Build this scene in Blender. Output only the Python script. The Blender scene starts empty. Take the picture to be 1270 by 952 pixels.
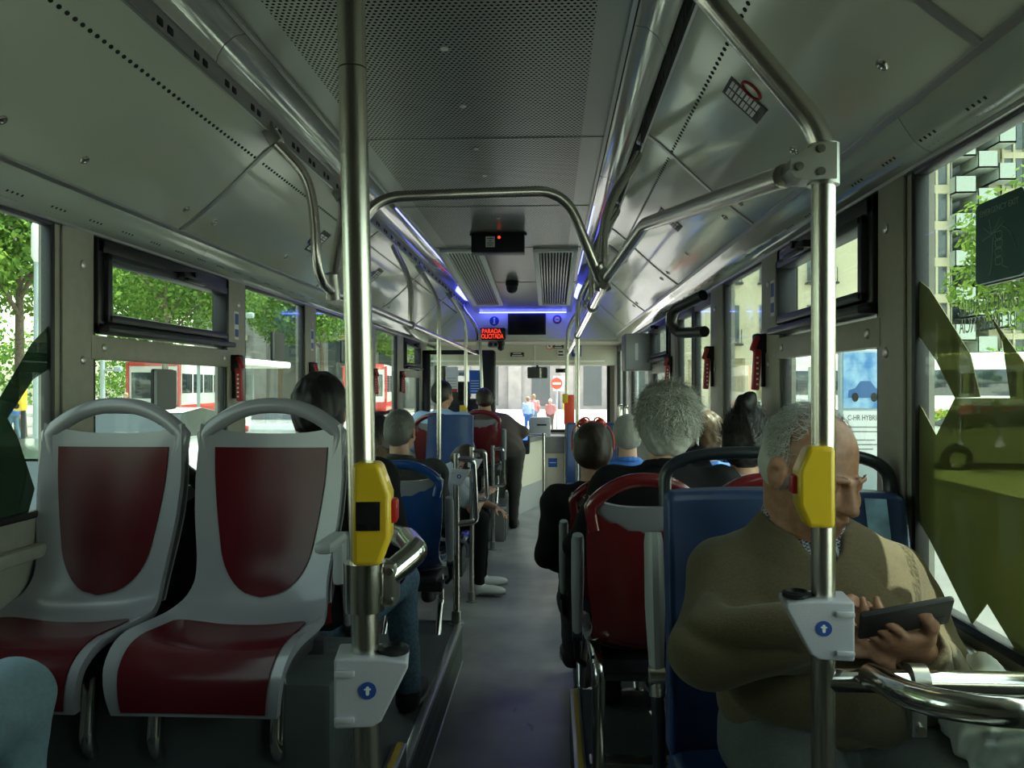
import bpy, bmesh, math, random
import numpy as np
from mathutils import Vector, Matrix, Euler

random.seed(7)
PI = math.pi
SC = bpy.context.scene
COL = SC.collection
V = Vector

# ------------------------------------------------------------------ view
YAW = math.atan2(49, 990)
CAM = V((0.33, 0.0, 1.48))
F_PX = 990.0


def at(px, py, y):
    """point of the bus (plane y = const) that a pixel of the photograph looks at"""
    u = (px - 635.0) / F_PX
    v = (478.0 - py) / F_PX
    dx = -math.sin(YAW) + u * math.cos(YAW)
    dy = math.cos(YAW) + u * math.sin(YAW)
    s = (y - CAM.y) / dy
    return V((CAM.x + dx * s, y, CAM.z + v * s))


# ------------------------------------------------------------------ materials
MATS = {}


def mat(name, col, rough=0.5, metal=0.0, spec=0.5, coat=0.0, noise=0.0, nscale=40.0, bump=0.0, bscale=200.0,
        emit=None, estr=0.0, stretch=None, col2=None, sheen=0.0, sss=0.0):
    m = bpy.data.materials.new(name)
    m.use_nodes = True
    nt = m.node_tree
    b = nt.nodes['Principled BSDF']
    b.inputs['Base Color'].default_value = (*col, 1)
    b.inputs['Roughness'].default_value = rough
    b.inputs['Metallic'].default_value = metal
    b.inputs['Specular IOR Level'].default_value = spec
    b.inputs['Coat Weight'].default_value = coat
    b.inputs['Coat Roughness'].default_value = 0.08
    if sheen:
        b.inputs['Sheen Weight'].default_value = sheen
    if emit:
        b.inputs['Emission Color'].default_value = (*emit, 1)
        b.inputs['Emission Strength'].default_value = estr
    if noise or bump:
        tc = nt.nodes.new('ShaderNodeTexCoord')
        mp = nt.nodes.new('ShaderNodeMapping')
        nt.links.new(tc.outputs['Object'], mp.inputs['Vector'])
        if stretch:
            mp.inputs['Scale'].default_value = stretch
    if noise:
        n = nt.nodes.new('ShaderNodeTexNoise')
        n.inputs['Scale'].default_value = nscale
        n.inputs['Detail'].default_value = 5
        nt.links.new(mp.outputs['Vector'], n.inputs['Vector'])
        r = nt.nodes.new('ShaderNodeValToRGB')
        c2 = col2 or tuple(min(1, c * (1 + noise)) for c in col)
        c1 = col if col2 else tuple(c * (1 - noise) for c in col)
        r.color_ramp.elements[0].color = (*c1, 1)
        r.color_ramp.elements[0].position = 0.35
        r.color_ramp.elements[1].color = (*c2, 1)
        r.color_ramp.elements[1].position = 0.65
        nt.links.new(n.outputs['Fac'], r.inputs['Fac'])
        nt.links.new(r.outputs['Color'], b.inputs['Base Color'])
    if bump:
        n2 = nt.nodes.new('ShaderNodeTexNoise')
        n2.inputs['Scale'].default_value = bscale
        n2.inputs['Detail'].default_value = 3
        nt.links.new(mp.outputs['Vector'], n2.inputs['Vector'])
        bm = nt.nodes.new('ShaderNodeBump')
        bm.inputs['Strength'].default_value = bump
        bm.inputs['Distance'].default_value = 0.005
        nt.links.new(n2.outputs['Fac'], bm.inputs['Height'])
        nt.links.new(bm.outputs['Normal'], b.inputs['Normal'])
    MATS[name] = m
    return m


def glass_mat(name, tint, refl=0.03, graze=0.5, diff=None, dfac=0.0):
    """thin pane: mostly see-through, mirror-like towards grazing angles"""
    m = bpy.data.materials.new(name)
    m.use_nodes = True
    nt = m.node_tree
    nt.nodes.clear()
    out = nt.nodes.new('ShaderNodeOutputMaterial')
    tr = nt.nodes.new('ShaderNodeBsdfTransparent')
    tr.inputs['Color'].default_value = (*tint, 1)
    gl = nt.nodes.new('ShaderNodeBsdfGlossy')
    gl.inputs['Roughness'].default_value = 0.0
    lw = nt.nodes.new('ShaderNodeLayerWeight')
    lw.inputs['Blend'].default_value = 0.5
    pw = nt.nodes.new('ShaderNodeMath')
    pw.operation = 'POWER'
    pw.inputs[1].default_value = 4.0
    nt.links.new(lw.outputs['Facing'], pw.inputs[0])
    ml = nt.nodes.new('ShaderNodeMath')
    ml.operation = 'MULTIPLY_ADD'
    ml.inputs[1].default_value = graze
    ml.inputs[2].default_value = refl
    nt.links.new(pw.outputs[0], ml.inputs[0])
    mx = nt.nodes.new('ShaderNodeMixShader')
    nt.links.new(ml.outputs[0], mx.inputs['Fac'])
    base = tr.outputs[0]
    if diff:
        df = nt.nodes.new('ShaderNodeBsdfDiffuse')
        df.inputs['Color'].default_value = (*diff, 1)
        m2 = nt.nodes.new('ShaderNodeMixShader')
        m2.inputs['Fac'].default_value = dfac
        nt.links.new(tr.outputs[0], m2.inputs[1])
        nt.links.new(df.outputs[0], m2.inputs[2])
        base = m2.outputs[0]
    nt.links.new(base, mx.inputs[1])
    nt.links.new(gl.outputs[0], mx.inputs[2])
    nt.links.new(mx.outputs[0], out.inputs['Surface'])
    MATS[name] = m
    return m


# ------------------------------------------------------------------ mesh builder
_box_cache = {}


def _bevbox(sx, sy, sz, bev, seg):
    key = (round(sx, 5), round(sy, 5), round(sz, 5), round(bev, 5), seg)
    if key not in _box_cache:
        bm = bmesh.new()
        bmesh.ops.create_cube(bm, size=1.0)
        for v in bm.verts:
            v.co = V((v.co.x * sx, v.co.y * sy, v.co.z * sz))
        if bev > 0:
            bmesh.ops.bevel(bm, geom=bm.edges[:], offset=min(bev, 0.49 * min(sx, sy, sz)), segments=seg, profile=0.5, affect='EDGES')
        bm.verts.index_update()
        _box_cache[key] = ([v.co.copy() for v in bm.verts], [[v.index for v in f.verts] for f in bm.faces])
        bm.free()
    return _box_cache[key]


def fillet(pts, r, n=7):
    """round the corners of a polyline"""
    pts = [V(p) for p in pts]
    out = [pts[0]]
    for i in range(1, len(pts) - 1):
        p, a, b = pts[i], pts[i - 1], pts[i + 1]
        da, db = (a - p), (b - p)
        la, lb = da.length, db.length
        da.normalize(); db.normalize()
        ang = da.angle(db, PI)
        if ang > PI - 0.02:
            out.append(p); continue
        t = min(r / math.tan(ang / 2), 0.48 * la, 0.48 * lb)
        s, e = p + da * t, p + db * t
        for k in range(n + 1):
            w = k / n
            out.append(s * (1 - w) ** 2 + p * 2 * w * (1 - w) + e * w * w)
    out.append(pts[-1])
    return out


def bez(p0, p1, p2, p3, n=16):
    p0, p1, p2, p3 = V(p0), V(p1), V(p2), V(p3)
    return [p0 * (1 - t) ** 3 + p1 * 3 * t * (1 - t) ** 2 + p2 * 3 * t * t * (1 - t) + p3 * t ** 3 for t in [k / n for k in range(n + 1)]]


class MB:
    def __init__(s):
        s.v = []; s.f = []; s.m = []; s.mi = 0

    def add(s, verts, faces, M=None):
        b = len(s.v)
        s.v.extend([(M @ V(p)) if M is not None else V(p) for p in verts])
        s.f.extend([[b + i for i in f] for f in faces])
        s.m.extend([s.mi] * len(faces))
        return s

    def box(s, c, size, bev=0.0, rot=None, seg=2):
        vs, fs = _bevbox(size[0], size[1], size[2], bev, seg)
        M = Matrix.Translation(V(c))
        if rot is not None:
            M = M @ (Euler(rot).to_matrix().to_4x4() if not isinstance(rot, Matrix) else rot.to_4x4())
        return s.add(vs, fs, M)

    def box2(s, lo, hi, bev=0.0, seg=2):
        lo, hi = V(lo), V(hi)
        return s.box((lo + hi) / 2, [abs(a) for a in (hi - lo)], bev, None, seg)

    def tube(s, pts, r, n=14, caps=True, ry=None, up=None, radii=None):
        pts = [V(p) for p in pts]
        k = len(pts)
        tang = []
        for i in range(k):
            a = pts[max(i - 1, 0)]; b = pts[min(i + 1, k - 1)]
            t = (b - a)
            tang.append(t.normalized() if t.length > 1e-9 else V((0, 0, 1)))
        ref = V(up) if up is not None else (V((0, 0, 1)) if abs(tang[0].z) < 0.9 else V((1, 0, 0)))
        u = (ref - tang[0] * ref.dot(tang[0])).normalized()
        verts, faces = [], []
        for i in range(k):
            if i:
                u = (u - tang[i] * u.dot(tang[i]))
                u.normalize()
            w = tang[i].cross(u)
            rr = radii[i] if radii else r
            r2 = (ry if ry is not None else r) * (rr / r if radii else 1.0)
            for j in range(n):
                a = 2 * PI * j / n
                verts.append(pts[i] + u * (math.cos(a) * rr) + w * (math.sin(a) * r2))
        for i in range(k - 1):
            for j in range(n):
                a, b = i * n + j, i * n + (j + 1) % n
                faces.append([a, b, b + n, a + n])
        if caps:
            faces.append(list(range(n))[::-1])
            faces.append([(k - 1) * n + j for j in range(n)])
        return s.add(verts, faces)

    def cyl(s, p0, p1, r, r1=None, n=18):
        r1 = r if r1 is None else r1
        return s.tube([p0, p1], r, n, radii=[r, r1])

    def lathe(s, prof, M=None, n=24):
        """prof: (radius, height) pairs around the local z axis"""
        verts, faces = [], []
        for (r, z) in prof:
            for j in range(n):
                a = 2 * PI * j / n
                verts.append(V((r * math.cos(a), r * math.sin(a), z)))
        for i in range(len(prof) - 1):
            for j in range(n):
                a, b = i * n + j, i * n + (j + 1) % n
                faces.append([a, b, b + n, a + n])
        faces.append(list(range(n))[::-1])
        faces.append([(len(prof) - 1) * n + j for j in range(n)])
        return s.add(verts, faces, M)

    def prism(s, poly, M, d):
        """polygon in local xy, extruded by d along local z"""
        n = len(poly)
        verts = [V((p[0], p[1], 0)) for p in poly] + [V((p[0], p[1], d)) for p in poly]
        faces = [list(range(n))[::-1], list(range(n, 2 * n))]
        faces += [[i, (i + 1) % n, n + (i + 1) % n, n + i] for i in range(n)]
        return s.add(verts, faces, M)

    def ell(s, c, r, nu=16, nv=10, M=None):
        verts, faces = [], []
        for i in range(nv + 1):
            t = PI * i / nv
            for j in range(nu):
                a = 2 * PI * j / nu
                verts.append(V((c[0] + r[0] * math.sin(t) * math.cos(a), c[1] + r[1] * math.sin(t) * math.sin(a), c[2] + r[2] * math.cos(t))))
        for i in range(nv):
            for j in range(nu):
                a, b = i * nu + j, i * nu + (j + 1) % nu
                faces.append([a, a + nu, b + nu, b])
        return s.add(verts, faces, M)

    def shell(s, fn, nu, nv, th):
        """closed slab over fn(u,v); th = thickness vector or fn(u,v)->vector"""
        verts, faces = [], []
        W = nu + 1
        for k in (0, 1):
            for i in range(nv + 1):
                for j in range(nu + 1):
                    u, w = j / nu, i / nv
                    p = V(fn(u, w))
                    if k:
                        p = p + (V(th(u, w)) if callable(th) else V(th))
                    verts.append(p)
        N = W * (nv + 1)
        for i in range(nv):
            for j in range(nu):
                a = i * W + j
                faces.append([a, a + 1, a + 1 + W, a + W])
                faces.append([N + a, N + a + W, N + a + 1 + W, N + a + 1])
        for j in range(nu):
            faces.append([j, N + j, N + j + 1, j + 1])
            a = nv * W + j
            faces.append([a, a + 1, N + a + 1, N + a])
        for i in range(nv):
            a = i * W
            faces.append([a, a + W, N + a + W, N + a])
            a = i * W + nu
            faces.append([a, N + a, N + a + W, a + W])
        return s.add(verts, faces)

    def extrude(s, prof, y0, y1, closed=True):
        """cross-section in (x, z), run along y"""
        n = len(prof)
        verts = [V((p[0], y0, p[1])) for p in prof] + [V((p[0], y1, p[1])) for p in prof]
        faces = [[i, (i + 1) % n, n + (i + 1) % n, n + i] for i in range(n if closed else n - 1)]
        if closed:
            faces += [list(range(n))[::-1], list(range(n, 2 * n))]
        return s.add(verts, faces)

    def build(s, name, mats, parent=None, off=None, smooth=40, fix=True):
        me = bpy.data.meshes.new(name)
        o = V(off) if off is not None else V((0, 0, 0))
        me.from_pydata([tuple(p - o) for p in s.v], [], s.f)
        if not isinstance(mats, (list, tuple)):
            mats = [mats]
        for m in mats:
            me.materials.append(m)
        me.polygons.foreach_set('material_index', s.m)
        if fix:
            bm = bmesh.new(); bm.from_mesh(me)
            bmesh.ops.recalc_face_normals(bm, faces=bm.faces[:])
            bm.to_mesh(me); bm.free()
        if smooth:
            me.polygons.foreach_set('use_smooth', [True] * len(me.polygons))
            me.set_sharp_from_angle(angle=math.radians(smooth))
        me.update()
        ob = bpy.data.objects.new(name, me)
        COL.objects.link(ob)
        if parent is not None:
            ob.parent = parent
        return ob


def tag(o, label=None, cat=None, group=None, kind=None):
    if label: o['label'] = label
    if cat: o['category'] = cat
    if group: o['group'] = group
    if kind: o['kind'] = kind
    return o


def thing(name, label, cat, loc=(0, 0, 0), rotz=0.0, group=None):
    o = bpy.data.objects.new(name, None)
    COL.objects.link(o)
    o.empty_display_size = 0.1
    o.location = loc
    o.rotation_euler = (0, 0, rotz)
    return tag(o, label, cat, group)


def solo(name, mb, mats, label, cat, group=None, kind=None, smooth=40, base=None):
    """a thing of one mesh; its origin goes to its base"""
    xs = [p.x for p in mb.v]; ys = [p.y for p in mb.v]; zs = [p.z for p in mb.v]
    b = V(base) if base is not None else V(((min(xs) + max(xs)) / 2, (min(ys) + max(ys)) / 2, min(zs)))
    o = mb.build(name, mats, None, b, smooth)
    o.location = b
    return tag(o, label, cat, group, kind)


def struct(name, mb, mats, parent=None, smooth=40):
    o = mb.build(name, mats, parent, None, smooth)
    if parent is None:
        o['kind'] = 'structure'
    return o


def dup(root, loc=None, rotz=None, label=None, group=None):
    def cp(o, par):
        c = o.copy()
        COL.objects.link(c)
        c.parent = par
        for ch in o.children:
            cp(ch, c)
        return c
    r = cp(root, None)
    if loc is not None: r.location = loc
    if rotz is not None: r.rotation_euler = (0, 0, rotz)
    if label: r['label'] = label
    if group: r['group'] = group
    return r


def text(name, body, size, M, m, parent=None, off=None, depth=0.0006, align='CENTER', xs=1.0, label=None):
    cu = bpy.data.curves.new(name, 'FONT')
    cu.body = body
    cu.size = size
    cu.align_x = align
    cu.align_y = 'CENTER'
    cu.extrude = depth
    cu.resolution_u = 3
    tmp = bpy.data.objects.new(name + '_t', cu)
    COL.objects.link(tmp)
    dg = bpy.context.evaluated_depsgraph_get()
    me = bpy.data.meshes.new_from_object(tmp.evaluated_get(dg))
    bpy.data.objects.remove(tmp)
    bpy.data.curves.remove(cu)
    T = (Matrix.Translation(-V(off)) if off is not None else Matrix.Identity(4)) @ M @ Matrix.Diagonal((xs, 1, 1, 1))
    me.transform(T)
    me.materials.clear()
    me.materials.append(m)
    me.name = name
    o = bpy.data.objects.new(name, me)
    COL.objects.link(o)
    if parent is not None:
        o.parent = parent
    if label: o['label'] = label
    return o


def frame(o, x, y, z=None):
    """matrix with origin o and local x, y axes (z = x × y)"""
    x = V(x).normalized(); y = V(y); y = (y - x * y.dot(x)).normalized()
    z = x.cross(y)
    M = Matrix.Identity(4)
    for i in range(3):
        M[i][0], M[i][1], M[i][2], M[i][3] = x[i], y[i], z[i], o[i]
    return M


def disc_poly(r, n=24, sy=1.0):
    return [(r * math.cos(2 * PI * i / n), r * sy * math.sin(2 * PI * i / n)) for i in range(n)]


def rrect(w, h, r, n=5):
    out = []
    for (cx, cy, a0) in ((w / 2 - r, h / 2 - r, 0), (-w / 2 + r, h / 2 - r, 90), (-w / 2 + r, -h / 2 + r, 180), (w / 2 - r, -h / 2 + r, 270)):
        for k in range(n + 1):
            a = math.radians(a0 + 90 * k / n)
            out.append((cx + r * math.cos(a), cy + r * math.sin(a)))
    return out
# ------------------------------------------------------------------ palette
steel = mat('steel', (0.60, 0.57, 0.53), 0.27, 1.0, noise=0.06, nscale=30, stretch=(60, 60, 1))
steel_bright = mat('bright_steel', (0.66, 0.65, 0.63), 0.14, 1.0)
cast_steel = mat('cast_steel', (0.36, 0.36, 0.34), 0.34, 0.9)
alu = mat('aluminium', (0.52, 0.52, 0.50), 0.32, 0.85)
duct_paint = mat('duct_paint', (0.56, 0.59, 0.51), 0.14, 0.0, 0.8, coat=0.9, bump=0.03, bscale=350)
cove_plastic = mat('cove_plastic', (0.44, 0.48, 0.43), 0.10, 0.0, 0.9, coat=0.8)
cover_plastic = mat('lamp_cover_plastic', (0.58, 0.58, 0.55), 0.10, 0.35, 0.7, coat=0.6)
wall_paint = mat('wall_paint', (0.34, 0.325, 0.275), 0.5, noise=0.04, nscale=30)
beige = mat('beige_panel', (0.62, 0.58, 0.50), 0.45)
cream = mat('cream_panel', (0.66, 0.60, 0.50), 0.4)
black_rubber = mat('black_rubber', (0.012, 0.012, 0.013), 0.45)
black_plastic = mat('black_plastic', (0.013, 0.013, 0.015), 0.4, 0.0, 0.3)
black_gap = mat('black_gap', (0.006, 0.007, 0.006), 0.8)
dark_steel = mat('dark_steel', (0.025, 0.027, 0.034), 0.4, 0.2, 0.35)
grey_plastic = mat('grey_plastic', (0.36, 0.36, 0.37), 0.38, bump=0.05, bscale=500)
holder_plastic = mat('holder_plastic', (0.47, 0.46, 0.52), 0.4, bump=0.1, bscale=400)
mid_grey = mat('mid_grey', (0.22, 0.22, 0.22), 0.5)
yellow = mat('yellow_plastic', (0.78, 0.50, 0.02), 0.32, coat=0.3)
yellow_line = mat('yellow_strip', (0.66, 0.46, 0.04), 0.5)
red_plastic = mat('red_plastic', (0.42, 0.02, 0.02), 0.35)
orange_red = mat('orange_red_plastic', (0.85, 0.08, 0.03), 0.35)
white_paint = mat('white_paint', (0.82, 0.82, 0.80), 0.5)
sticker_black = mat('sticker_black', (0.01, 0.01, 0.012), 0.5)
sticker_blue = mat('sticker_blue', (0.02, 0.07, 0.32), 0.45)
poster_blue = mat('poster_blue', (0.015, 0.10, 0.48), 0.5)
paper = mat('paper', (0.72, 0.72, 0.72), 0.6)
sign_green = mat('sign_green', (0.012, 0.10, 0.085), 0.4)
sign_line = mat('sign_line', (0.30, 0.42, 0.36), 0.5)
amber_red = mat('led_letters', (0.9, 0.05, 0.01), 0.5, emit=(1.0, 0.05, 0.02), estr=0.9)
led_blue = mat('blue_led_strip', (0.15, 0.15, 0.9), 0.4, emit=(0.18, 0.20, 1.0), estr=2.2)
led_end = mat('blue_end_lamp', (0.15, 0.15, 0.9), 0.4, emit=(0.09, 0.11, 1.0), estr=7.0)
led_white = mat('white_led_strip', (0.9, 0.9, 0.9), 0.4, emit=(0.92, 0.95, 1.0), estr=2.0)
screen_dark = mat('dark_screen', (0.012, 0.012, 0.014), 0.12, coat=0.6)
glass = glass_mat('window_glass', (0.78, 0.88, 0.81), 0.02, 0.35)
glass_clear = glass_mat('clear_glass', (0.97, 0.99, 0.98), 0.02, 0.4)
film_olive = glass_mat('olive_film', (0.34, 0.36, 0.18), 0.03, 0.35, (0.22, 0.23, 0.10), 0.5)
film_green = glass_mat('green_film', (0.12, 0.20, 0.13), 0.03, 0.35, (0.04, 0.08, 0.05), 0.5)


def perforated(name, dark, base, pitch, rad):
    """painted sheet with a staggered grid of holes"""
    m = mat(name, base, 0.30, 0.55, 0.6)
    nt = m.node_tree
    b = nt.nodes['Principled BSDF']
    tc = nt.nodes.new('ShaderNodeTexCoord')
    sep = nt.nodes.new('ShaderNodeSeparateXYZ')
    nt.links.new(tc.outputs['Object'], sep.inputs[0])

    def mth(op, a, bb=None):
        n = nt.nodes.new('ShaderNodeMath'); n.operation = op
        for i, x in enumerate((a, bb)):
            if x is None: continue
            if isinstance(x, (int, float)): n.inputs[i].default_value = x
            else: nt.links.new(x, n.inputs[i])
        return n.outputs[0]
    xs = mth('DIVIDE', sep.outputs['X'], pitch)
    ys = mth('DIVIDE', sep.outputs['Y'], pitch)
    row = mth('FLOOR', ys)
    odd = mth('MULTIPLY', mth('ABSOLUTE', mth('MODULO', row, 2.0)), 0.5)
    fx = mth('SUBTRACT', mth('FRACT', mth('ADD', xs, odd)), 0.5)
    fy = mth('SUBTRACT', mth('FRACT', ys), 0.5)
    d = mth('SQRT', mth('ADD', mth('MULTIPLY', fx, fx), mth('MULTIPLY', fy, fy)))
    hole = mth('LESS_THAN', d, rad)
    inside = mth('LESS_THAN', mth('ABSOLUTE', sep.outputs['X']), 0.455)
    hole = mth('MULTIPLY', hole, inside)
    mx = nt.nodes.new('ShaderNodeMix'); mx.data_type = 'RGBA'
    mx.inputs['A'].default_value = (*base, 1); mx.inputs['B'].default_value = (*dark, 1)
    nt.links.new(hole, mx.inputs['Factor'])
    nt.links.new(mx.outputs['Result'], b.inputs['Base Color'])
    sp = mth('MULTIPLY', mth('SUBTRACT', 1.0, hole), 0.55)
    nt.links.new(sp, b.inputs['Metallic'])
    nt.links.new(sp, b.inputs['Specular IOR Level'])
    return m


perf = perforated('perforated_ceiling', (0.006, 0.007, 0.006), (0.42, 0.43, 0.395), 0.0175, 0.29)


def floor_mat(name, c1, c2, rough):
    m = mat(name, c1, rough, 0.0, 0.45, noise=0.3, nscale=3.0, col2=c2, bump=0.12, bscale=160)
    nt = m.node_tree
    b = nt.nodes['Principled BSDF']
    n = nt.nodes.new('ShaderNodeTexNoise'); n.inputs['Scale'].default_value = 9; n.inputs['Detail'].default_value = 8
    r = nt.nodes.new('ShaderNodeMapRange'); r.inputs['From Min'].default_value = 0.3; r.inputs['From Max'].default_value = 0.7
    r.inputs['To Min'].default_value = rough - 0.08; r.inputs['To Max'].default_value = rough + 0.15
    nt.links.new(n.outputs['Fac'], r.inputs['Value'])
    nt.links.new(r.outputs[0], b.inputs['Roughness'])
    return m


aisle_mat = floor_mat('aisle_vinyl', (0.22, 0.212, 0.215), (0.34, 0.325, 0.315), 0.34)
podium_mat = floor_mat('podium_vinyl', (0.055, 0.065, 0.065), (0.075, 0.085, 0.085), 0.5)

# ------------------------------------------------------------------ bus shell
XW = 1.15            # inner face of the side walls
ZC = 2.52            # ceiling
Y0, Y1 = -1.2, 10.6  # rear wall, windscreen
ZT = 1.975           # head of the side windows

m = MB(); m.box2((-1.20, Y0, -0.08), (1.20, Y1, 0.0))
struct('floor', m, aisle_mat)

# raised floors beside the aisle (with their metal nosings)
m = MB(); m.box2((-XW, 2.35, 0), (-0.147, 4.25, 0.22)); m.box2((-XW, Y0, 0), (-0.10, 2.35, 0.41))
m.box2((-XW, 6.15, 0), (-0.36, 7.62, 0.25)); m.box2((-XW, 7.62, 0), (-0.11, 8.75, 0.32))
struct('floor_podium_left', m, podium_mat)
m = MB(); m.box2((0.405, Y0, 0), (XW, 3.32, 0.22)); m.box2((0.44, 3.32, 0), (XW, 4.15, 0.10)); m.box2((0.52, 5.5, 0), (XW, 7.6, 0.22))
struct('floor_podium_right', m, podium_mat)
m = MB(); m.box((-0.160, 3.30, 0.224), (0.034, 1.9, 0.012), 0.004); m.box((-0.146, 3.30, 0.214), (0.006, 1.9, 0.02), 0.002)
m.box((-0.146, 3.5, 0.006), (0.007, 1.5, 0.012), 0.002)
m.box((-0.65, 4.245, 0.224), (1.0, 0.02, 0.012), 0.003)
struct('trim_1', m, alu)
m = MB(); m.box((0.425, 1.7, 0.2245), (0.04, 3.2, 0.012), 0.004); m.mi = 1; m.box((0.427, 1.7, 0.2312), (0.017, 3.2, 0.004), 0.001)
struct('trim_2', m, [alu, yellow_line])
m = MB(); m.box((-0.118, 0.7, 0.415), (0.04, 3.3, 0.012), 0.004); m.mi = 1; m.box((-0.118, 0.7, 0.4215), (0.018, 3.3, 0.004), 0.001)
struct('trim_3', m, [alu, yellow_line])

# ceiling: flat perforated middle that drops a little towards the front
Yd = 6.0
ZF = 2.33


def ceil_z(y):
    return ZC if y <= Yd else ZC + (ZF - ZC) * (y - Yd) / (9.25 - Yd)


m = MB()
prof = [(Y0, ZC), (Yd, ZC), (9.3, ZF)]
for (ya, za), (yb, zb) in zip(prof, prof[1:]):
    b = len(m.v)
    m.v += [V((-0.56, ya, za)), V((0.56, ya, za)), V((0.56, yb, zb)), V((-0.56, yb, zb)),
            V((-0.56, ya, za + .02)), V((0.56, ya, za + .02)), V((0.56, yb, zb + .02)), V((-0.56, yb, zb + .02))]
    m.f += [[b, b + 3, b + 2, b + 1], [b + 4, b + 5, b + 6, b + 7]]; m.m += [0, 0]
m.mi = 1
for y in (0.2, 3.35, 4.62, 6.0, 7.4):
    m.box((0, y, ceil_z(y) - 0.001), (1.11, 0.008, 0.006), 0.001)
m.mi = 2
for y in (0.9, 1.45, 1.95, 2.45, 2.96, 3.49, 3.94, 4.95):
    m.lathe([(0.0125, 0.0), (0.0125, -0.003), (0.008, -0.006)], Matrix.Translation((0.0, y, ZC)), 16)
struct('ceiling', m, [perf, alu, white_paint])
m = MB(); m.box2((-1.25, Y0, 2.56), (1.25, Y1, 2.62))
struct('ceiling_roof', m, wall_paint)

# cross-section of the two air ducts with lamp cover above and cove below
duct_pts = bez((0.676, 2.392), (0.755, 2.345), (0.86, 2.205), (1.06, 2.062), 14)
duct_prof = [(p[0], p[1]) for p in [(q.x, q.y) for q in [V((p.x, p.y)) if False else p for p in duct_pts]]]


def duct_at(t):
    i = min(int(t * 14), 13); f = t * 14 - i
    a, b = duct_prof[i], duct_prof[i + 1]
    p = (a[0] * (1 - f) + b[0] * f, a[1] * (1 - f) + b[1] * f)
    d = V((b[0] - a[0], b[1] - a[1])).normalized()
    return p, d   # point and direction outward-down


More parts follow.
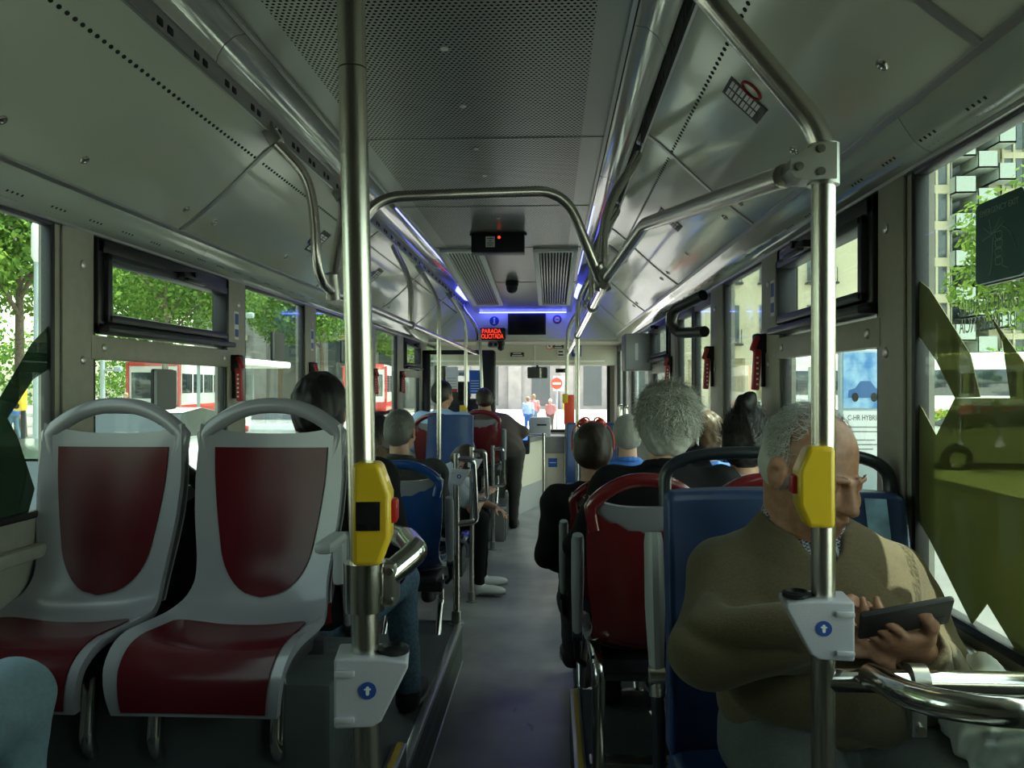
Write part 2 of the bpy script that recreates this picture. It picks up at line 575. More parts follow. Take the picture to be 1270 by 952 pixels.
cover_prof = [(0.568, 2.512), (0.60, 2.506), (0.632, 2.480), (0.650, 2.450), (0.655, 2.430), (0.662, 2.436), (0.657, 2.46), (0.636, 2.492), (0.602, 2.52), (0.568, 2.526)]
cove_prof = [(q.x, q.y) for q in bez((1.062, 2.058), (1.085, 2.03), (1.095, 1.985), (1.148, 1.972), 10)]
for s, sn in ((-1, 'left'), (1, 'right')):
    # lamp cover
    m = MB()
    for (ya, yb) in ((Y0, 0.6), (0.605, 2.3), (2.305, 3.95), (3.955, 5.6), (5.605, 7.3), (7.305, 9.22)):
        m.extrude([(s * x, z) for x, z in cover_prof], ya, yb)
    m.mi = 1
    m.extrude([(s * 0.548, 2.519), (s * 0.562, 2.519), (s * 0.562, 2.507), (s * 0.548, 2.507)], Y0, 9.22)
    m.mi = 2
    m.extrude([(s * 0.562, 2.5195), (s * 0.569, 2.5195), (s * 0.569, 2.512), (s * 0.562, 2.512)], Y0, 9.22)
    struct('trim_lamp_cover_' + sn, m, [cover_plastic, alu, black_gap])
    # recessed dark channel between cover and duct, with pairs of outlet holes in its floor
    m = MB()
    m.extrude([(s * 0.657, 2.44), (s * 0.70, 2.44), (s * 0.70, 2.43), (s * 0.672, 2.425), (s * 0.672, 2.385), (s * 0.664, 2.385), (s * 0.662, 2.43)], Y0, 9.2)
    m.mi = 1
    y = 0.3
    while y < 9:
        for k in (0, 0.055):
            m.box((s * 0.666, y + k, 2.405), (0.012, 0.034, 0.022), 0.005)
        y += 0.21
    struct('trim_air_channel_' + sn, m, [mid_grey if s < 0 else black_gap, black_gap])
    # the duct itself
    m = MB()
    nrm = []
    prof_in = [(s * x, z) for x, z in duct_prof]
    prof_out = [(s * (x + 0.012), z + 0.012) for x, z in duct_prof[::-1]]
    seams = [Y0, 1.395, 2.92, 4.65, 6.3, 7.9, 9.3]
    for ya, yb in zip(seams, seams[1:]):
        m.extrude(prof_in + prof_out, ya + 0.0015, yb - 0.0015)
    m.mi = 1
    for y in seams[1:-1]:
        pr = [(s * (x - 0.002), z - 0.004) for x, z in duct_prof]
        m.extrude(pr + [(s * (x + .004), z + .004) for x, z in duct_prof[::-1]], y - 0.012, y + 0.012)
    m.extrude([(s * 0.672, 2.396), (s * 0.680, 2.396), (s * 0.680, 2.386), (s * 0.672, 2.386)], Y0, 9.3)
    m.extrude([(s * 1.056, 2.064), (s * 1.066, 2.062), (s * 1.066, 2.050), (s * 1.056, 2.058)], Y0, 9.3)
    m.mi = 2
    (px, pz), d = duct_at(0.32)
    nx = V((d.y, 0, -d.x)) if False else V((-(-d.y), 0, 0))
    nvec = V((s * d.y, 0, -d.x)).normalized()        # faces down and inward
    if nvec.z > 0: nvec = -nvec
    xax = V((0, 1, 0)); yax = nvec.cross(xax)
    y = 0.55
    while y < 9.2:
        if all(abs(y - q) > 0.03 for q in seams):
            m.prism(disc_poly(0.0075, 8, 0.8), frame(V((s * px, y, pz)) - nvec * 0.001, xax, nvec.cross(xax)), 0.0022)
        y += 0.03
    m.mi = 3
    (qx, qz), d2 = duct_at(0.87)
    n2 = V((s * d2.y, 0, -d2.x)).normalized()
    if n2.z > 0: n2 = -n2
    for y in (1.29, 1.62, 2.2, 2.82, 3.06, 3.9, 4.55, 4.8, 6.2, 6.42):
        if s < 0 and y in (1.62, 2.2): y = {1.62: 1.85, 2.2: 2.19}[y]
        M = frame(V((s * qx, y, qz)), xax, n2.cross(xax))
        m.lathe([(0.0145, -0.002), (0.0145, 0.002), (0.012, 0.0055), (0.006, 0.0062), (0.004, 0.0045)], M, 18)
    struct('trim_air_duct_' + sn, m, [duct_paint, alu, black_gap, steel])
    # glossy cove between duct and window head, with groups of slots
    m = MB()
    pin = [(s * x, z) for x, z in cove_prof]
    pout = [(s * (x + 0.008), z + 0.004) for x, z in cove_prof[::-1]]
    for ya, yb in zip([Y0, 1.74, 3.2, 4.7, 6.4, 7.9], [1.738, 3.198, 4.698, 6.398, 7.898, 9.3]):
        m.extrude(pin + pout, ya, yb)
    m.mi = 1
    (cx, cz), (c2x, c2z) = cove_prof[7], cove_prof[8]
    dd = V((s * (c2x - cx), 0, c2z - cz)).normalized()
    nn = V((dd.z, 0, -dd.x));
    if nn.z > 0: nn = -nn
    y = 0.9
    while y < 6:
        for k in range(4):
            m.prism([(-0.0035, -0.013), (0.0035, -0.013), (0.0035, 0.013), (-0.0035, 0.013)],
                    frame(V((s * (cx + 0.004), y + k * 0.02, cz)) , V((0, 1, 0)), dd), 0.002 if frame(V((0, 0, 0)), V((0, 1, 0)), dd)[2][2] < 0 else -0.002)
        y += 0.19
    m.mi = 2
    m.extrude([(s * 1.140, 1.976), (s * 1.152, 1.976), (s * 1.152, 1.962), (s * 1.140, 1.966)], Y0, 9.4)
    struct('trim_cove_' + sn, m, [cove_plastic, black_gap, alu])

# blue light strips at the head of the lamp covers near the front
for s, lab in ((-1, 'blue light strip glowing along the lamp cover above the driver side seats'), (1, 'blue light strip glowing along the lamp cover above the door side seats')):
    m = MB()
    m.extrude([(s * 0.5695, 2.5115), (s * 0.578, 2.5100), (s * 0.578, 2.5075), (s * 0.5695, 2.509)], 4.6, 7.4)
    m.mi = 0
    solo('light_strip', m, led_blue, lab, 'light', 'blue light strips')
    m = MB()
    m.extrude([(s * 0.585, 2.4935), (s * 0.640, 2.4505), (s * 0.638, 2.4475), (s * 0.583, 2.4905)], 8.2, 9.1)
    solo('end_lamp', m, led_end, 'short blue lamp at the front end of the lamp cover on the %s side' % ('driver' if s < 0 else 'door'), 'light', 'blue end lamps')

m = MB(); m.box((0, 9.18, 2.322), (1.0, .02, .012), .002)
solo('light_strip', m, led_end, 'blue light strip along the top of the front bulkhead above the dark monitor', 'light')

# ------------------------------------------------------------------ side walls
def side_wall(s, name, openings, zlow):
    """openings: (y0, y1, z0, z1, kind)"""
    m = MB()
    x0, x1 = s * XW, s * (XW + 0.05)
    ys = sorted({Y0, Y1} | {o[0] for o in openings} | {o[1] for o in openings})
    for ya, yb in zip(ys, ys[1:]):
        mid = (ya + yb) / 2
        op = [o for o in openings if o[0] < mid < o[1]]
        if not op:
            m.box2((x0, ya, 0), (x1, yb, 2.56))
            continue
        lo = min(o[2] for o in op); hi = max(o[3] for o in op)
        if lo > 0: m.box2((x0, ya, 0), (x1, yb, lo))
        m.box2((x0, ya, hi), (x1, yb, 2.56))
    return m


WINS_L = [(0.2, 2.31, 1.10, ZT), (2.50, 3.56, 0.98, ZT), (3.77, 4.71, 0.98, ZT), (4.92, 6.40, 0.98, ZT), (6.62, 7.58, 0.98, ZT), (7.88, 8.85, 0.98, ZT), (9.35, 10.3, 0.9, ZT)]
WINS_R = [(0.2, 1.86, 0.99, ZT), (2.03, 2.89, 0.98, ZT), (3.13, 3.84, 0.98, ZT), (4.12, 5.30, 0.02, ZT), (5.48, 6.45, 0.98, ZT), (6.75, 8.2, 0.98, ZT), (8.5, 10.1, 0.02, ZT)]
struct('wall_left', side_wall(-1, 'l', WINS_L, 0.98), wall_paint)
struct('wall_right', side_wall(1, 'r', WINS_R, 0.98), wall_paint)

# pillar cladding and ledges, proud of the wall
for s, nm, spans in ((-1, 'left', [(2.335, 2.50), (3.56, 3.77), (4.71, 4.92), (6.40, 6.62), (7.58, 7.88), (8.85, 9.35)]),
                     (1, 'right', [(1.885, 2.03), (2.89, 3.13), (3.84, 4.12), (5.30, 5.48), (6.45, 6.75), (8.2, 8.5)])):
    m = MB()
    for a, b in spans:
        m.box2((s * (XW - 0.010), a, 0.9), (s * XW, b, 1.97), 0.005)
    m.mi = 1
    for a, b in spans:
        for z in (1.86, 1.56) if b - a < 0.3 else (1.86,):
            M = frame(V((s * (XW - 0.010), (a + b) / 2 + 0.02, z)), V((0, 1, 0)), V((0, 0, s * -1.0)))
            m.lathe([(0.013, -0.002), (0.013, 0.003), (0.009, 0.006)], M, 16)
    struct('trim_pillars_' + nm, m, [wall_paint, alu])
    m = MB()
    m.box2((s * (XW - 0.035), Y0, 0.93 if s > 0 else 0.99), (s * XW, 4.0 if s > 0 else 9.3, 0.975 if s > 0 else 1.03), 0.01)
    struct('trim_sill_' + nm, m, alu if s > 0 else wall_paint)


def window(n, s, y0, y1, z0, z1, kind, depth=0.0):
    """glass, black rubber surround; hopper windows get a transom and a tilting top light"""
    xg = s * (XW + 0.012)
    xi = s * XW
    fw = 0.022
    m = MB()
    m.box2((xg - 0.003, y0, z0), (xg + 0.003, y1, z1))
    g = struct('window_%d' % n, m, glass)
    m = MB()
    xo = s * (XW + 0.030)
    for lo, hi in (((y0, z0), (y1, z0 + fw)), ((y0, z1 - fw), (y1, z1)), ((y0, z0), (y0 + fw, z1)), ((y1 - fw, z0), (y1, z1))):
        m.box2((s * (XW - 0.004), lo[0], lo[1]), (xo, hi[0], hi[1]), 0.006)
    m.build('window_frame', black_rubber, g)
    if kind == 'hopper':
        zt0, zt1 = (1.565, 1.642) if s < 0 else (1.575, 1.65)
        m = MB(); m.box2((s * (XW - 0.014), y0 - 0.02, zt0), (s * (XW + .02), y1 + 0.02, zt1), 0.006)
        m.mi = 1
        for yy in (y0 + 0.05, y1 - 0.05):
            m.lathe([(0.013, -0.001), (0.013, 0.003), (0.009, 0.006)], frame(V((s * (XW - 0.014), yy, (zt0 + zt1) / 2)), V((0, 1, 0)), V((0, 0, -s))), 16)
        m.build('transom', [wall_paint, alu], g)
        m = MB()
        a, b, c, d = y0 + 0.005, y1 - 0.005, zt1 + 0.01, z1 - 0.015
        # fixed black frame, deep
        t = 0.05
        for lo, hi in (((a, c), (b, c + 0.035)), ((a, d - t), (b, d)), ((a, c), (a + t * 0.8, d)), ((b - t * 0.8, c), (b, d))):
            m.box2((s * (XW - 0.02), lo[0], lo[1]), (s * (XW + 0.045), hi[0], hi[1]), 0.006)
        m.build('hopper_frame', black_plastic, g)
        m = MB()
        a += 0.035; b -= 0.035; c += 0.035; d -= 0.045
        t = 0.028
        for lo, hi in (((a, c), (b, c + t)), ((a, d - t), (b, d)), ((a, c), (a + t, d)), ((b - t, c), (b, d))):
            m.box2((s * (XW - 0.035), lo[0], lo[1]), (s * (XW + 0.03), hi[0], hi[1]), 0.006)
        m.box2((s * (XW - 0.055), a - 0.03, c - 0.035), (s * (XW - 0.015), b + 0.03, c - 0.012), 0.006)
        m.build('hopper_sash', dark_steel, g)
        m = MB()
        yc = (a + b) / 2 + 0.05
        m.box((s * (XW - 0.04), yc, d - 0.005), (0.05, 0.12, 0.025), 0.006)
        m.box((s * (XW - 0.065), yc + 0.03, d - 0.022), (0.02, 0.16, 0.014), 0.004)
        m.cyl((s * (XW - 0.04), yc + 0.02, d + 0.005), (s * (XW - 0.075), yc + 0.02, d + 0.005), 0.012)
        m.build('latch', black_plastic, g)
    return g


KINDS_L = ['plain', 'hopper', 'plain', 'plain', 'plain', 'hopper', 'plain']
KINDS_R = ['plain', 'hopper', 'plain', 'door', 'hopper', 'plain', 'door']
n = 1
WL, WR = [], []
for w, k in zip(WINS_L, KINDS_L):
    WL.append(window(n, -1, *w, k)); n += 1
nd = 1
for w, k in zip(WINS_R, KINDS_R):
    if k != 'door':
        WR.append(window(n, 1, *w, k)); n += 1
    else:
        # two folding leaves, each with a tall pane in a black frame
        y0, y1, z0, z1 = w
        mid = (y0 + y1) / 2
        for (a, b) in ((y0 + 0.01, mid - 0.008), (mid + 0.008, y1 - 0.01)):
            m = MB()
            for lo, hi in (((a, z0), (b, z0 + 0.08)), ((a, z1 - 0.07), (b, z1)), ((a, z0), (a + 0.05, z1)), ((b - 0.05, z0), (b, z1))):
                m.box2((1.155, lo[0], lo[1]), (1.195, hi[0], hi[1]), 0.008)
            d = struct('door_%d' % nd, m, black_rubber); nd += 1
            m = MB(); m.box2((1.172, a + 0.05, z0 + 0.08), (1.178, b - 0.05, z1 - 0.07)); m.build('door_pane', glass, d)
            m = MB(); m.tube(fillet([(1.165, a + 0.1, 0.8), (1.12, a + 0.1, 0.8), (1.12, a + 0.1, 1.25), (1.165, a + 0.1, 1.25)], 0.04), 0.014)
            m.build('door_handle', steel, d)

# rear wall behind the photographer
m = MB(); m.box2((-1.24, Y0 - 0.08, 0), (1.24, Y0, 2.56))
struct('wall_rear', m, wall_paint)

# front: bulkhead over the aisle, driver's header, windscreen wall
m = MB()
m.box2((-1.15, 9.24, 2.02), (1.15, 9.30, 2.56))
struct('wall_front_bulkhead', m, white_paint)
m = MB()
m.box2((-1.24, 10.56, 0), (1.24, 10.66, 0.86)); m.box2((-1.24, 10.56, 1.98), (1.24, 10.66, 2.56))
m.box2((-1.24, 10.56, 0.86), (-1.12, 10.66, 1.98)); m.box2((1.10, 10.56, 0.86), (1.24, 10.66, 1.98))
struct('wall_front', m, wall_paint)
m = MB(); m.box2((-1.12, 10.60, 0.86), (1.10, 10.606, 1.98))
wn = struct('window_%d' % n, m, glass_clear)
m = MB()
for lo, hi in (((-1.12, 0.86), (1.10, 0.90)), ((-1.12, 1.94), (1.10, 1.98)), ((-1.12, 0.86), (-1.08, 1.98)), ((1.06, 0.86), (1.10, 1.98))):
    m.box2((lo[0], 10.56, lo[1]), (hi[0], 10.64, hi[1]), 0.008)
m.build('window_frame', black_rubber, wn)
# beige header boxes above the windscreen
m = MB()
m.extrude([(-1.15, 2.02), (1.15, 2.02), (1.15, 1.74), (-1.15, 1.74)], 10.1, 10.55)
m.box2((-1.15, 9.30, 1.99), (1.15, 10.5, 2.03))
m.mi = 1
m.box((-0.1, 10.095, 1.79), (2.2, 0.02, 0.02), 0.004); m.box((0.12, 10.09, 1.88), (0.012, 0.012, 0.26)); m.box((0.62, 10.09, 1.88), (0.010, 0.012, 0.26))
struct('wall_front_header', m, [beige, white_paint])
# ------------------------------------------------------------------ seats
shell_grey = mat('seat_grey', (0.24, 0.235, 0.255), 0.25, 0.0, 0.5, coat=0.25)
insert_red = mat('seat_red', (0.072, 0.006, 0.010), 0.22, 0.0, 0.22, coat=0.0, noise=0.08, nscale=8)
insert_blue = mat('seat_blue', (0.012, 0.055, 0.20), 0.22, 0.0, 0.6, coat=0.5)
shell_red = mat('shell_red', (0.15, 0.012, 0.014), 0.20, 0.0, 0.6, coat=0.6)
pad_blue = mat('pad_blue', (0.022, 0.055, 0.165), 0.42, 0.0, 0.4, noise=0.08, nscale=14, bump=0.04, bscale=300)
pad_light = mat('pad_light_blue', (0.30, 0.52, 0.82), 0.42, noise=0.35, nscale=16)
tag_label = mat('seat_underside', (0.03, 0.03, 0.035), 0.6)

_pr = np.array([(-.268, .935), (-.252, .80), (-.234, .69), (-.214, .58), (-.19, .51), (-.14, .458), (-.06, .438), (.05, .443), (.14, .45), (.205, .442), (.243, .412), (.258, .36), (.258, .315)])
_hw = np.array([.205, .213, .206, .190, .184, .196, .213, .219, .219, .214, .206, .198, .19])
_d = np.r_[0, np.cumsum(np.hypot(*np.diff(_pr, axis=0).T))]
_s = np.linspace(0, _d[-1], 90)
_P = np.c_[np.interp(_s, _d, _pr[:, 0]), np.interp(_s, _d, _pr[:, 1]), np.interp(_s, _d, _hw)]
for _ in range(10):
    _P[1:-1] = (_P[:-2] + 2 * _P[1:-1] + _P[2:]) / 4
_T = np.gradient(_P[:, :2], axis=0); _T /= np.linalg.norm(_T, axis=1)[:, None]
_N = np.c_[-_T[:, 1], _T[:, 0]]      # towards the sitter


def seat_pt(u, s, off=0.0):
    f = max(0.0, min(0.9999, s)) * 89
    i = int(f); f -= i
    p = _P[i] * (1 - f) + _P[i + 1] * f
    nn = _N[i] * (1 - f) + _N[i + 1] * f
    zc = p[1]
    scoop = 0.034 * (abs(u) ** 2.4) * (1.0 if s < 0.9 else max(0, (1 - s) / 0.1))
    o = off + scoop - 0.004
    return V((u * p[2], p[0] + nn[0] * o, p[1] + nn[1] * o))


def s_at_z(z):
    """parameter on the backrest at height z"""
    k = np.argmax(_P[:45, 1] < z)
    return k / 89.0


def make_seat(name, label, group, insert, shell, loc, rotz, arm=None, sx=1.0, sz=1.0):
    t = thing(name, label, 'seat', loc, rotz, group)
    t.scale = (sx, 1, sz)
    m = MB()
    m.shell(lambda u, v: seat_pt(2 * u - 1, 0.004 + v * 0.99) + V((0, -.004, .026)) * (abs(2 * u - 1) ** 3 * max(0.0, 1 - v / .10)), 26, 80, lambda u, v: -V((0, *(_N[min(89, int(v * 89))]))) * 0.024)
    m.build('seat_shell', shell_grey, t, None, 50)
    # handle arch over the backrest
    half = [V((-.186, -.262, .850)), V((-.196, -.262, .895))]
    half += [V((x, -.262 - .010 * (1 - (abs(x) / .203) ** 2), .926 + .086 * (1 - (abs(x) / .203) ** 2.3))) for x in np.linspace(-.201, 0, 16)]
    pts = half + [V((-p.x, p.y, p.z)) for p in half[-2::-1]]
    nh = len(pts)
    arch_r = [.0185 + .0065 * (abs(p.x) / .203) ** 4 for p in pts]
    for q, rr in ((0, .006), (1, .018)): arch_r[q] = arch_r[nh - 1 - q] = rr
    m = MB(); m.tube([p + V((0, 0.004, 0)) for p in pts], 0.020, 14, True, 0.023, up=(0, 1, 0))
    m.build('handle', shell_grey, t, None, 60)
    if shell is not shell_grey:
        m = MB(); m.tube([p + V((0, -0.014, 0.002)) for p in pts], 0.016, 14, True, 0.0235, up=(0, 1, 0))
        m.build('handle_back', shell, t, None, 60)
    # coloured inserts
    s0, s1 = s_at_z(.895), s_at_z(.487)

    def back_ins(u, v):
        s = s0 + (s1 - s0) * v
        k = 0.79 - 0.17 * v
        if v > 0.66:
            q = (v - 0.66) / 0.34
            k *= math.sqrt(max(0.0, 1 - q ** 2.2))
        k = max(k, 0.02)
        s -= 0.006 * (1 - (2 * u - 1) ** 2) * (1 - v) * 0
        return seat_pt((2 * u - 1) * k, s, 0.004)
    m = MB()
    m.shell(back_ins, 18, 40, lambda u, v: -V((0, *(_N[20]))) * 0.010)
    m.build('back_insert', insert, t, None, 60)

    def pan_ins(u, v):
        s = 0.60 + 0.385 * v
        q = min(1.0, v / 0.10)
        k = 0.80 * (0.62 + 0.38 * math.sqrt(1 - (1 - q) ** 2)) if v < 0.10 else 0.80 + 0.06 * v
        return seat_pt((2 * u - 1) * k, s, 0.004)
    m = MB()
    m.shell(pan_ins, 18, 40, lambda u, v: -V((0, *(_N[min(89, int((0.60 + 0.385 * v) * 89))]))) * 0.010)
    m.build('seat_insert', insert, t, None, 60)
    # rear shell
    m = MB()

    def rear(u, v):
        uu = 2 * u - 1
        st = s_at_z(.93 - .075 * (1 - abs(uu) ** 1.5))
        s = st + (0.52 - st) * v
        p = seat_pt(uu * 1.02, s, 0)
        return p + V((0, -0.028 - 0.012 * math.sin(PI * v), -0.01 * v))
    m.shell(rear, 20, 30, (0, -0.010, 0))
    m.build('back_shell', shell, t, None, 60)
    # support
    m = MB()
    m.box((0, 0.02, .385), (.34, .36, .05), .012)
    m.box((0, -.12, .36), (.40, .06, .06), .01)
    m.build('seat_frame', tag_label, t)
    for sgn in (-1, 1):
        m = MB()
        m.tube(fillet([(sgn * .15, .12, .375), (sgn * .15, .14, .20), (sgn * .15, -.02, .02), (sgn * .15, -.02, 0.0)], .07), .019, 14)
        m.build('leg', steel_bright, t)
    m = MB()
    m.box((0, -.02, .008), (.38, .07, .016), .005)
    m.build('foot_plate', steel, t)
    if arm:
        sgn, z0, z1 = arm
        m = MB()
        x = sgn * .245
        m.tube([(x, -.225, z1), (x, -.215, z1 - .02), (x, -.2, (z0 + z1) / 2), (x, -.175, z0)], .024, 10, True, .017, up=(1, 0, 0), radii=[.020, .024, .024, .019])
        a = m.build('armrest', grey_plastic, t)
        m = MB()
        m.cyl((x - .018, -.172, z0 - .01), (x + .018, -.172, z0 - .01), .019)
        m.tube([(x, -.175, z0), (x, -.15, z0 - .09), (x - sgn * .03, -.10, .37)], .012, 10, radii=[.016, .012, .012])
        m.build('armrest_hinge', dark_steel, a)
    return t


GR = 'moulded bus seats'
seat_b = make_seat('bus_chair', 'glossy grey rear-facing seat with dark red panels nearest the yellow button pole', 'rear-facing grey seats', insert_red, shell_grey, (-0.478, 2.02, 0.41), PI)
m = MB()
m.box((-.236, -.03, .662), (.046, .17, .030), .012); m.box((-.232, -.13, .60), (.03, .05, .14), .01)
m.build('armrest', grey_plastic, seat_b)
o_ = dup(seat_b, (-0.945, 2.02, 0.41), PI, 'glossy grey rear-facing seat with dark red panels beside the window')
bpy.data.objects.remove([c for c in o_.children if c.name.startswith('armrest')][0])
dup(o_, (-0.92, 0.95, 0.41), 0, 'grey forward-facing seat under the passenger whose jeans knee shows at the edge', 'moulded bus seats')
SEAT_R = make_seat('bus_chair', 'dark red shell seat carrying the grey-haired passenger on the phone', GR, insert_red, shell_red, (0.615, 2.72, 0.21), 0, (-1, .50, .83), 0.83, 0.97)
dup(SEAT_R, (0.985, 2.74, 0.21), 0, 'dark red window seat carrying the woman with the hair bun')['group'] = GR
for ch in list(bpy.data.objects):
    pass
dup(SEAT_R, (0.585, 3.62, 0.10), 0, 'dark red aisle seat under the passenger with red sunglasses on the head')
dup(SEAT_R, (0.985, 3.64, 0.10), 0, 'dark red window seat under the brown-haired passenger in blue')
make_seat('bus_chair', 'black-backed window seat showing in the gap between the two grey seats', GR, insert_red, black_plastic, (-0.955, 2.78, 0.22), 0, None, .86, 1.0)
m = MB(); m.box2((-1.13, 1.90, .41), (-.20, 2.28, .76), .02)
struct('trim_seat_box', m, podium_mat)
SEAT_B = make_seat('bus_chair', 'blue shell seat carrying the cropped grey-haired man in dark jacket', GR, insert_blue, insert_blue, (-0.385, 4.02, 0.165), 0, (1, .50, .84), 0.92, 0.93)
dup(SEAT_R, (-0.55, 2.78, 0.22), 0, 'dark red seat under the black-haired passenger behind the grey seats')
sp = [o for o in bpy.data.objects if o.get('label', '') == 'dark red seat under the black-haired passenger behind the grey seats'][0]
sp.scale = (-0.86, 1, 0.94)
dup(SEAT_B, (-0.80, 4.72, 0.0), 0, 'blue shell window seat under the light-brown-haired passenger')
dup(SEAT_B, (0.72, 4.62, 0.0), 0, 'blue shell seat under the grey-haired passenger in a blue collar').scale = (-0.9, 1, 0.92)
s2 = dup(SEAT_R, (-0.345, 7.78, 0.32), 0, 'dark red shell seat that the standing man in brown leans over')
s2.scale = (-0.92, 1, 0.9)
dup(SEAT_R, (-0.72, 7.42, 0.25), 0, 'dark red shell seat under the man in the light blue shirt').scale = (-0.9, 1, 0.95)
dup(SEAT_B, (-0.50, 5.68, 0.0), PI * 1.5, 'blue seat turned to the aisle under the bent passenger in white trainers').scale = (0.9, 1, 0.9)
dup(SEAT_B, (-0.95, 5.45, 0.0), 0, 'blue window seat under the black-haired passenger by the glass').scale = (0.8, 1, 0.95)


def pad_seat(label, loc, rotz, w, zt, group=None, handle=True, arm=None, stripes=True):
    """upholstered blue priority seat; local: sitter faces +y, origin on the floor"""
    t = thing('priority_chair', label, 'seat', loc, rotz, group)
    h = w / 2
    zp = 0.47
    n = 24

    def back(u, v):
        x = (2 * u - 1)
        z = zp - 0.02 + (zt - zp + 0.02) * v
        side = 0.055 * abs(x) ** 3.0
        lum = 0.02 * math.sin(PI * min(1, v * 1.6)) if v < .62 else 0
        taper = 1.0 - 0.03 * v
        return V((x * h * taper, -0.20 - 0.10 * v + side + lum, z))
    m = MB()
    m.shell(back, 24, 24, lambda u, v: V((0, -0.075 - 0.03 * math.sin(PI * u) ** 0.5, 0)))
    b = m.build('backrest', pad_blue, t, None, 70)
    bv = b.modifiers.new('round', 'BEVEL'); bv.width = 0.018; bv.segments = 3; bv.limit_method = 'ANGLE'; bv.angle_limit = math.radians(50)
    if stripes:
        # printed light-blue bands, laid on the cover
        for (xa, xb, xc, xd) in ((-.40, -.235, -.50, -.345), (-.84, -.68, -.90, -.76)):
            m = MB()

            def band(u, v, xa=xa, xb=xb, xc=xc, xd=xd):
                x0 = xa + (xc - xa) * (1 - v); x1 = xb + (xd - xb) * (1 - v)
                x = x0 + (x1 - x0) * u
                p = back((x + 1) / 2, 0.05 + 0.93 * v)
                return p + V((0, 0.007, 0))
            m.shell(band, 6, 24, (0, -0.003, 0))
            m.build('stripe', pad_light, b)
    m = MB()

    def cush(u, v):
        x = 2 * u - 1
        y = -0.20 + 0.47 * v
        z = zp - 0.012 * (1 - abs(x)) + 0.02 * v - (0.05 * max(0, (v - .86) / .14) ** 2)
        return V((x * h, y, z))
    m.shell(cush, 14, 16, (0, 0, -0.085))
    c = m.build('cushion', pad_blue, t, None, 70)
    bv = c.modifiers.new('round', 'BEVEL'); bv.width = 0.022; bv.segments = 3; bv.limit_method = 'ANGLE'; bv.angle_limit = math.radians(50)
    m = MB()
    m.box((0, 0.0, zp - 0.11), (w * .8, .34, .05), .012); m.box((0, -.05, .19), (.10, .16, .34), .02); m.box((0, -.05, .01), (.3, .28, .02), .006)
    m.build('pedestal', tag_label, t)
    if handle:
        pts = [V((-h * .95, -.325, zt - .04)), V((-h * .95, -.33, zt + .005))]
        pts += [V((-h * .95 * math.copysign(abs(math.cos(a)) ** 0.55, math.cos(a)), -.333, zt + .012 + .075 * math.sin(a) ** 0.75)) for a in np.linspace(0.06, PI - 0.06, 30)]
        pts += [V((h * .95, -.33, zt + .005)), V((h * .95, -.325, zt - .04))]
        m = MB(); m.tube(pts, .020, 12, True, .015, up=(0, 1, 0))
        m.build('grab_handle', mat('handle_black', (0.022, 0.028, 0.035), 0.35) if 'handle_black' not in MATS else MATS['handle_black'], t, None, 60)
    if arm:
        m = MB()
        x = arm * (h + .03)
        m.tube([(x, -.20, .935), (x, -.195, .915), (x, -.17, .78), (x, -.145, .655)], .022, 10, True, .026, up=(1, 0, 0), radii=[.018, .021, .022, .016])
        a = m.build('armrest', grey_plastic, t)
        m = MB()
        m.cyl((x - .016, -.14, .64), (x + .016, -.14, .64), .022)
        m.tube([(x, -.14, .645), (x, -.13, .60)], .017, 10)
        m.build('armrest_hinge', steel, a)
        m = MB()
        m.tube([(x, -.13, .61), (x, -.09, .42), (x - arm * .01, -.06, .36)], .014, 10)
        m.tube([(x - arm * .01, -.06, .36), (x - arm * .02, -.03, .24), (x - arm * .06, 0.0, .19)], .004, 8)
        m.build('armrest_strut', dark_steel, a)
    return t


pad_seat('wide dark blue padded seat with black hoop under the elderly man holding a phone', (0.86, 1.58, 0.22), PI, 0.55, 1.015, 'padded priority seats', True, 1)
pad_seat('blue padded seat with its back to the man in the light blue shirt', (-0.53, 6.50, 0.25), PI, 0.40, 0.98, 'padded priority seats', False, None, False)
pad_seat('narrow blue padded seat by the thin pole in front of the windscreen', (0.66, 6.4, 0.22), PI, 0.42, 0.95, 'padded priority seats', False, None, False)
# ------------------------------------------------------------------ poles, rails and what is screwed to them
R_T = 0.0185


def stop_button(parent, off, c, face, side, h=0.135, w=0.062, d=0.05, led=True):
    """yellow call-button housing; face = direction of its front, side = direction of the push button"""
    f, sd = V(face).normalized(), V(side).normalized()
    up = V((0, 0, 1))
    M = frame(V(c), sd, up)          # local x = side, y = up, z = x × y
    if M.to_3x3().col[2].dot(f) < 0:
        M = frame(V(c), -sd, up)
        k = -1
    else:
        k = 1
    hh, ww = h / 2, w / 2
    poly = [(-ww, -hh), (ww * .55, -hh), (ww * .72, -hh * .82), (ww * 1.1, -hh * .45), (ww * 1.1, hh * .40), (ww * .72, hh * .78), (ww * .5, hh), (-ww, hh)]
    poly = [(k * x, y) for x, y in poly]
    if k < 0: poly = poly[::-1]
    m = MB(); m.prism(poly, M @ Matrix.Translation((0, 0, -d / 2)), d)
    b = m.build('stop_button', yellow, parent, off)
    bv = b.modifiers.new('round', 'BEVEL'); bv.width = 0.007; bv.segments = 3; bv.limit_method = 'ANGLE'; bv.angle_limit = math.radians(40)
    m = MB(); m.box((0, 0, 0), (0.016, h * .23, d * .62), 0.004)
    for i, p in enumerate(m.v): m.v[i] = M @ (p + V((k * ww * 1.08, h * .02, 0)))
    m.build('push_button', red_plastic, b, off)
    if led:
        m = MB(); m.box((0, 0, 0), (w * .66, h * .28, 0.004), 0.001)
        for i, p in enumerate(m.v): m.v[i] = M @ (p + V((-k * ww * .12, -h * .01, d / 2)))
        m.build('display', screen_dark, b, off)
    return b


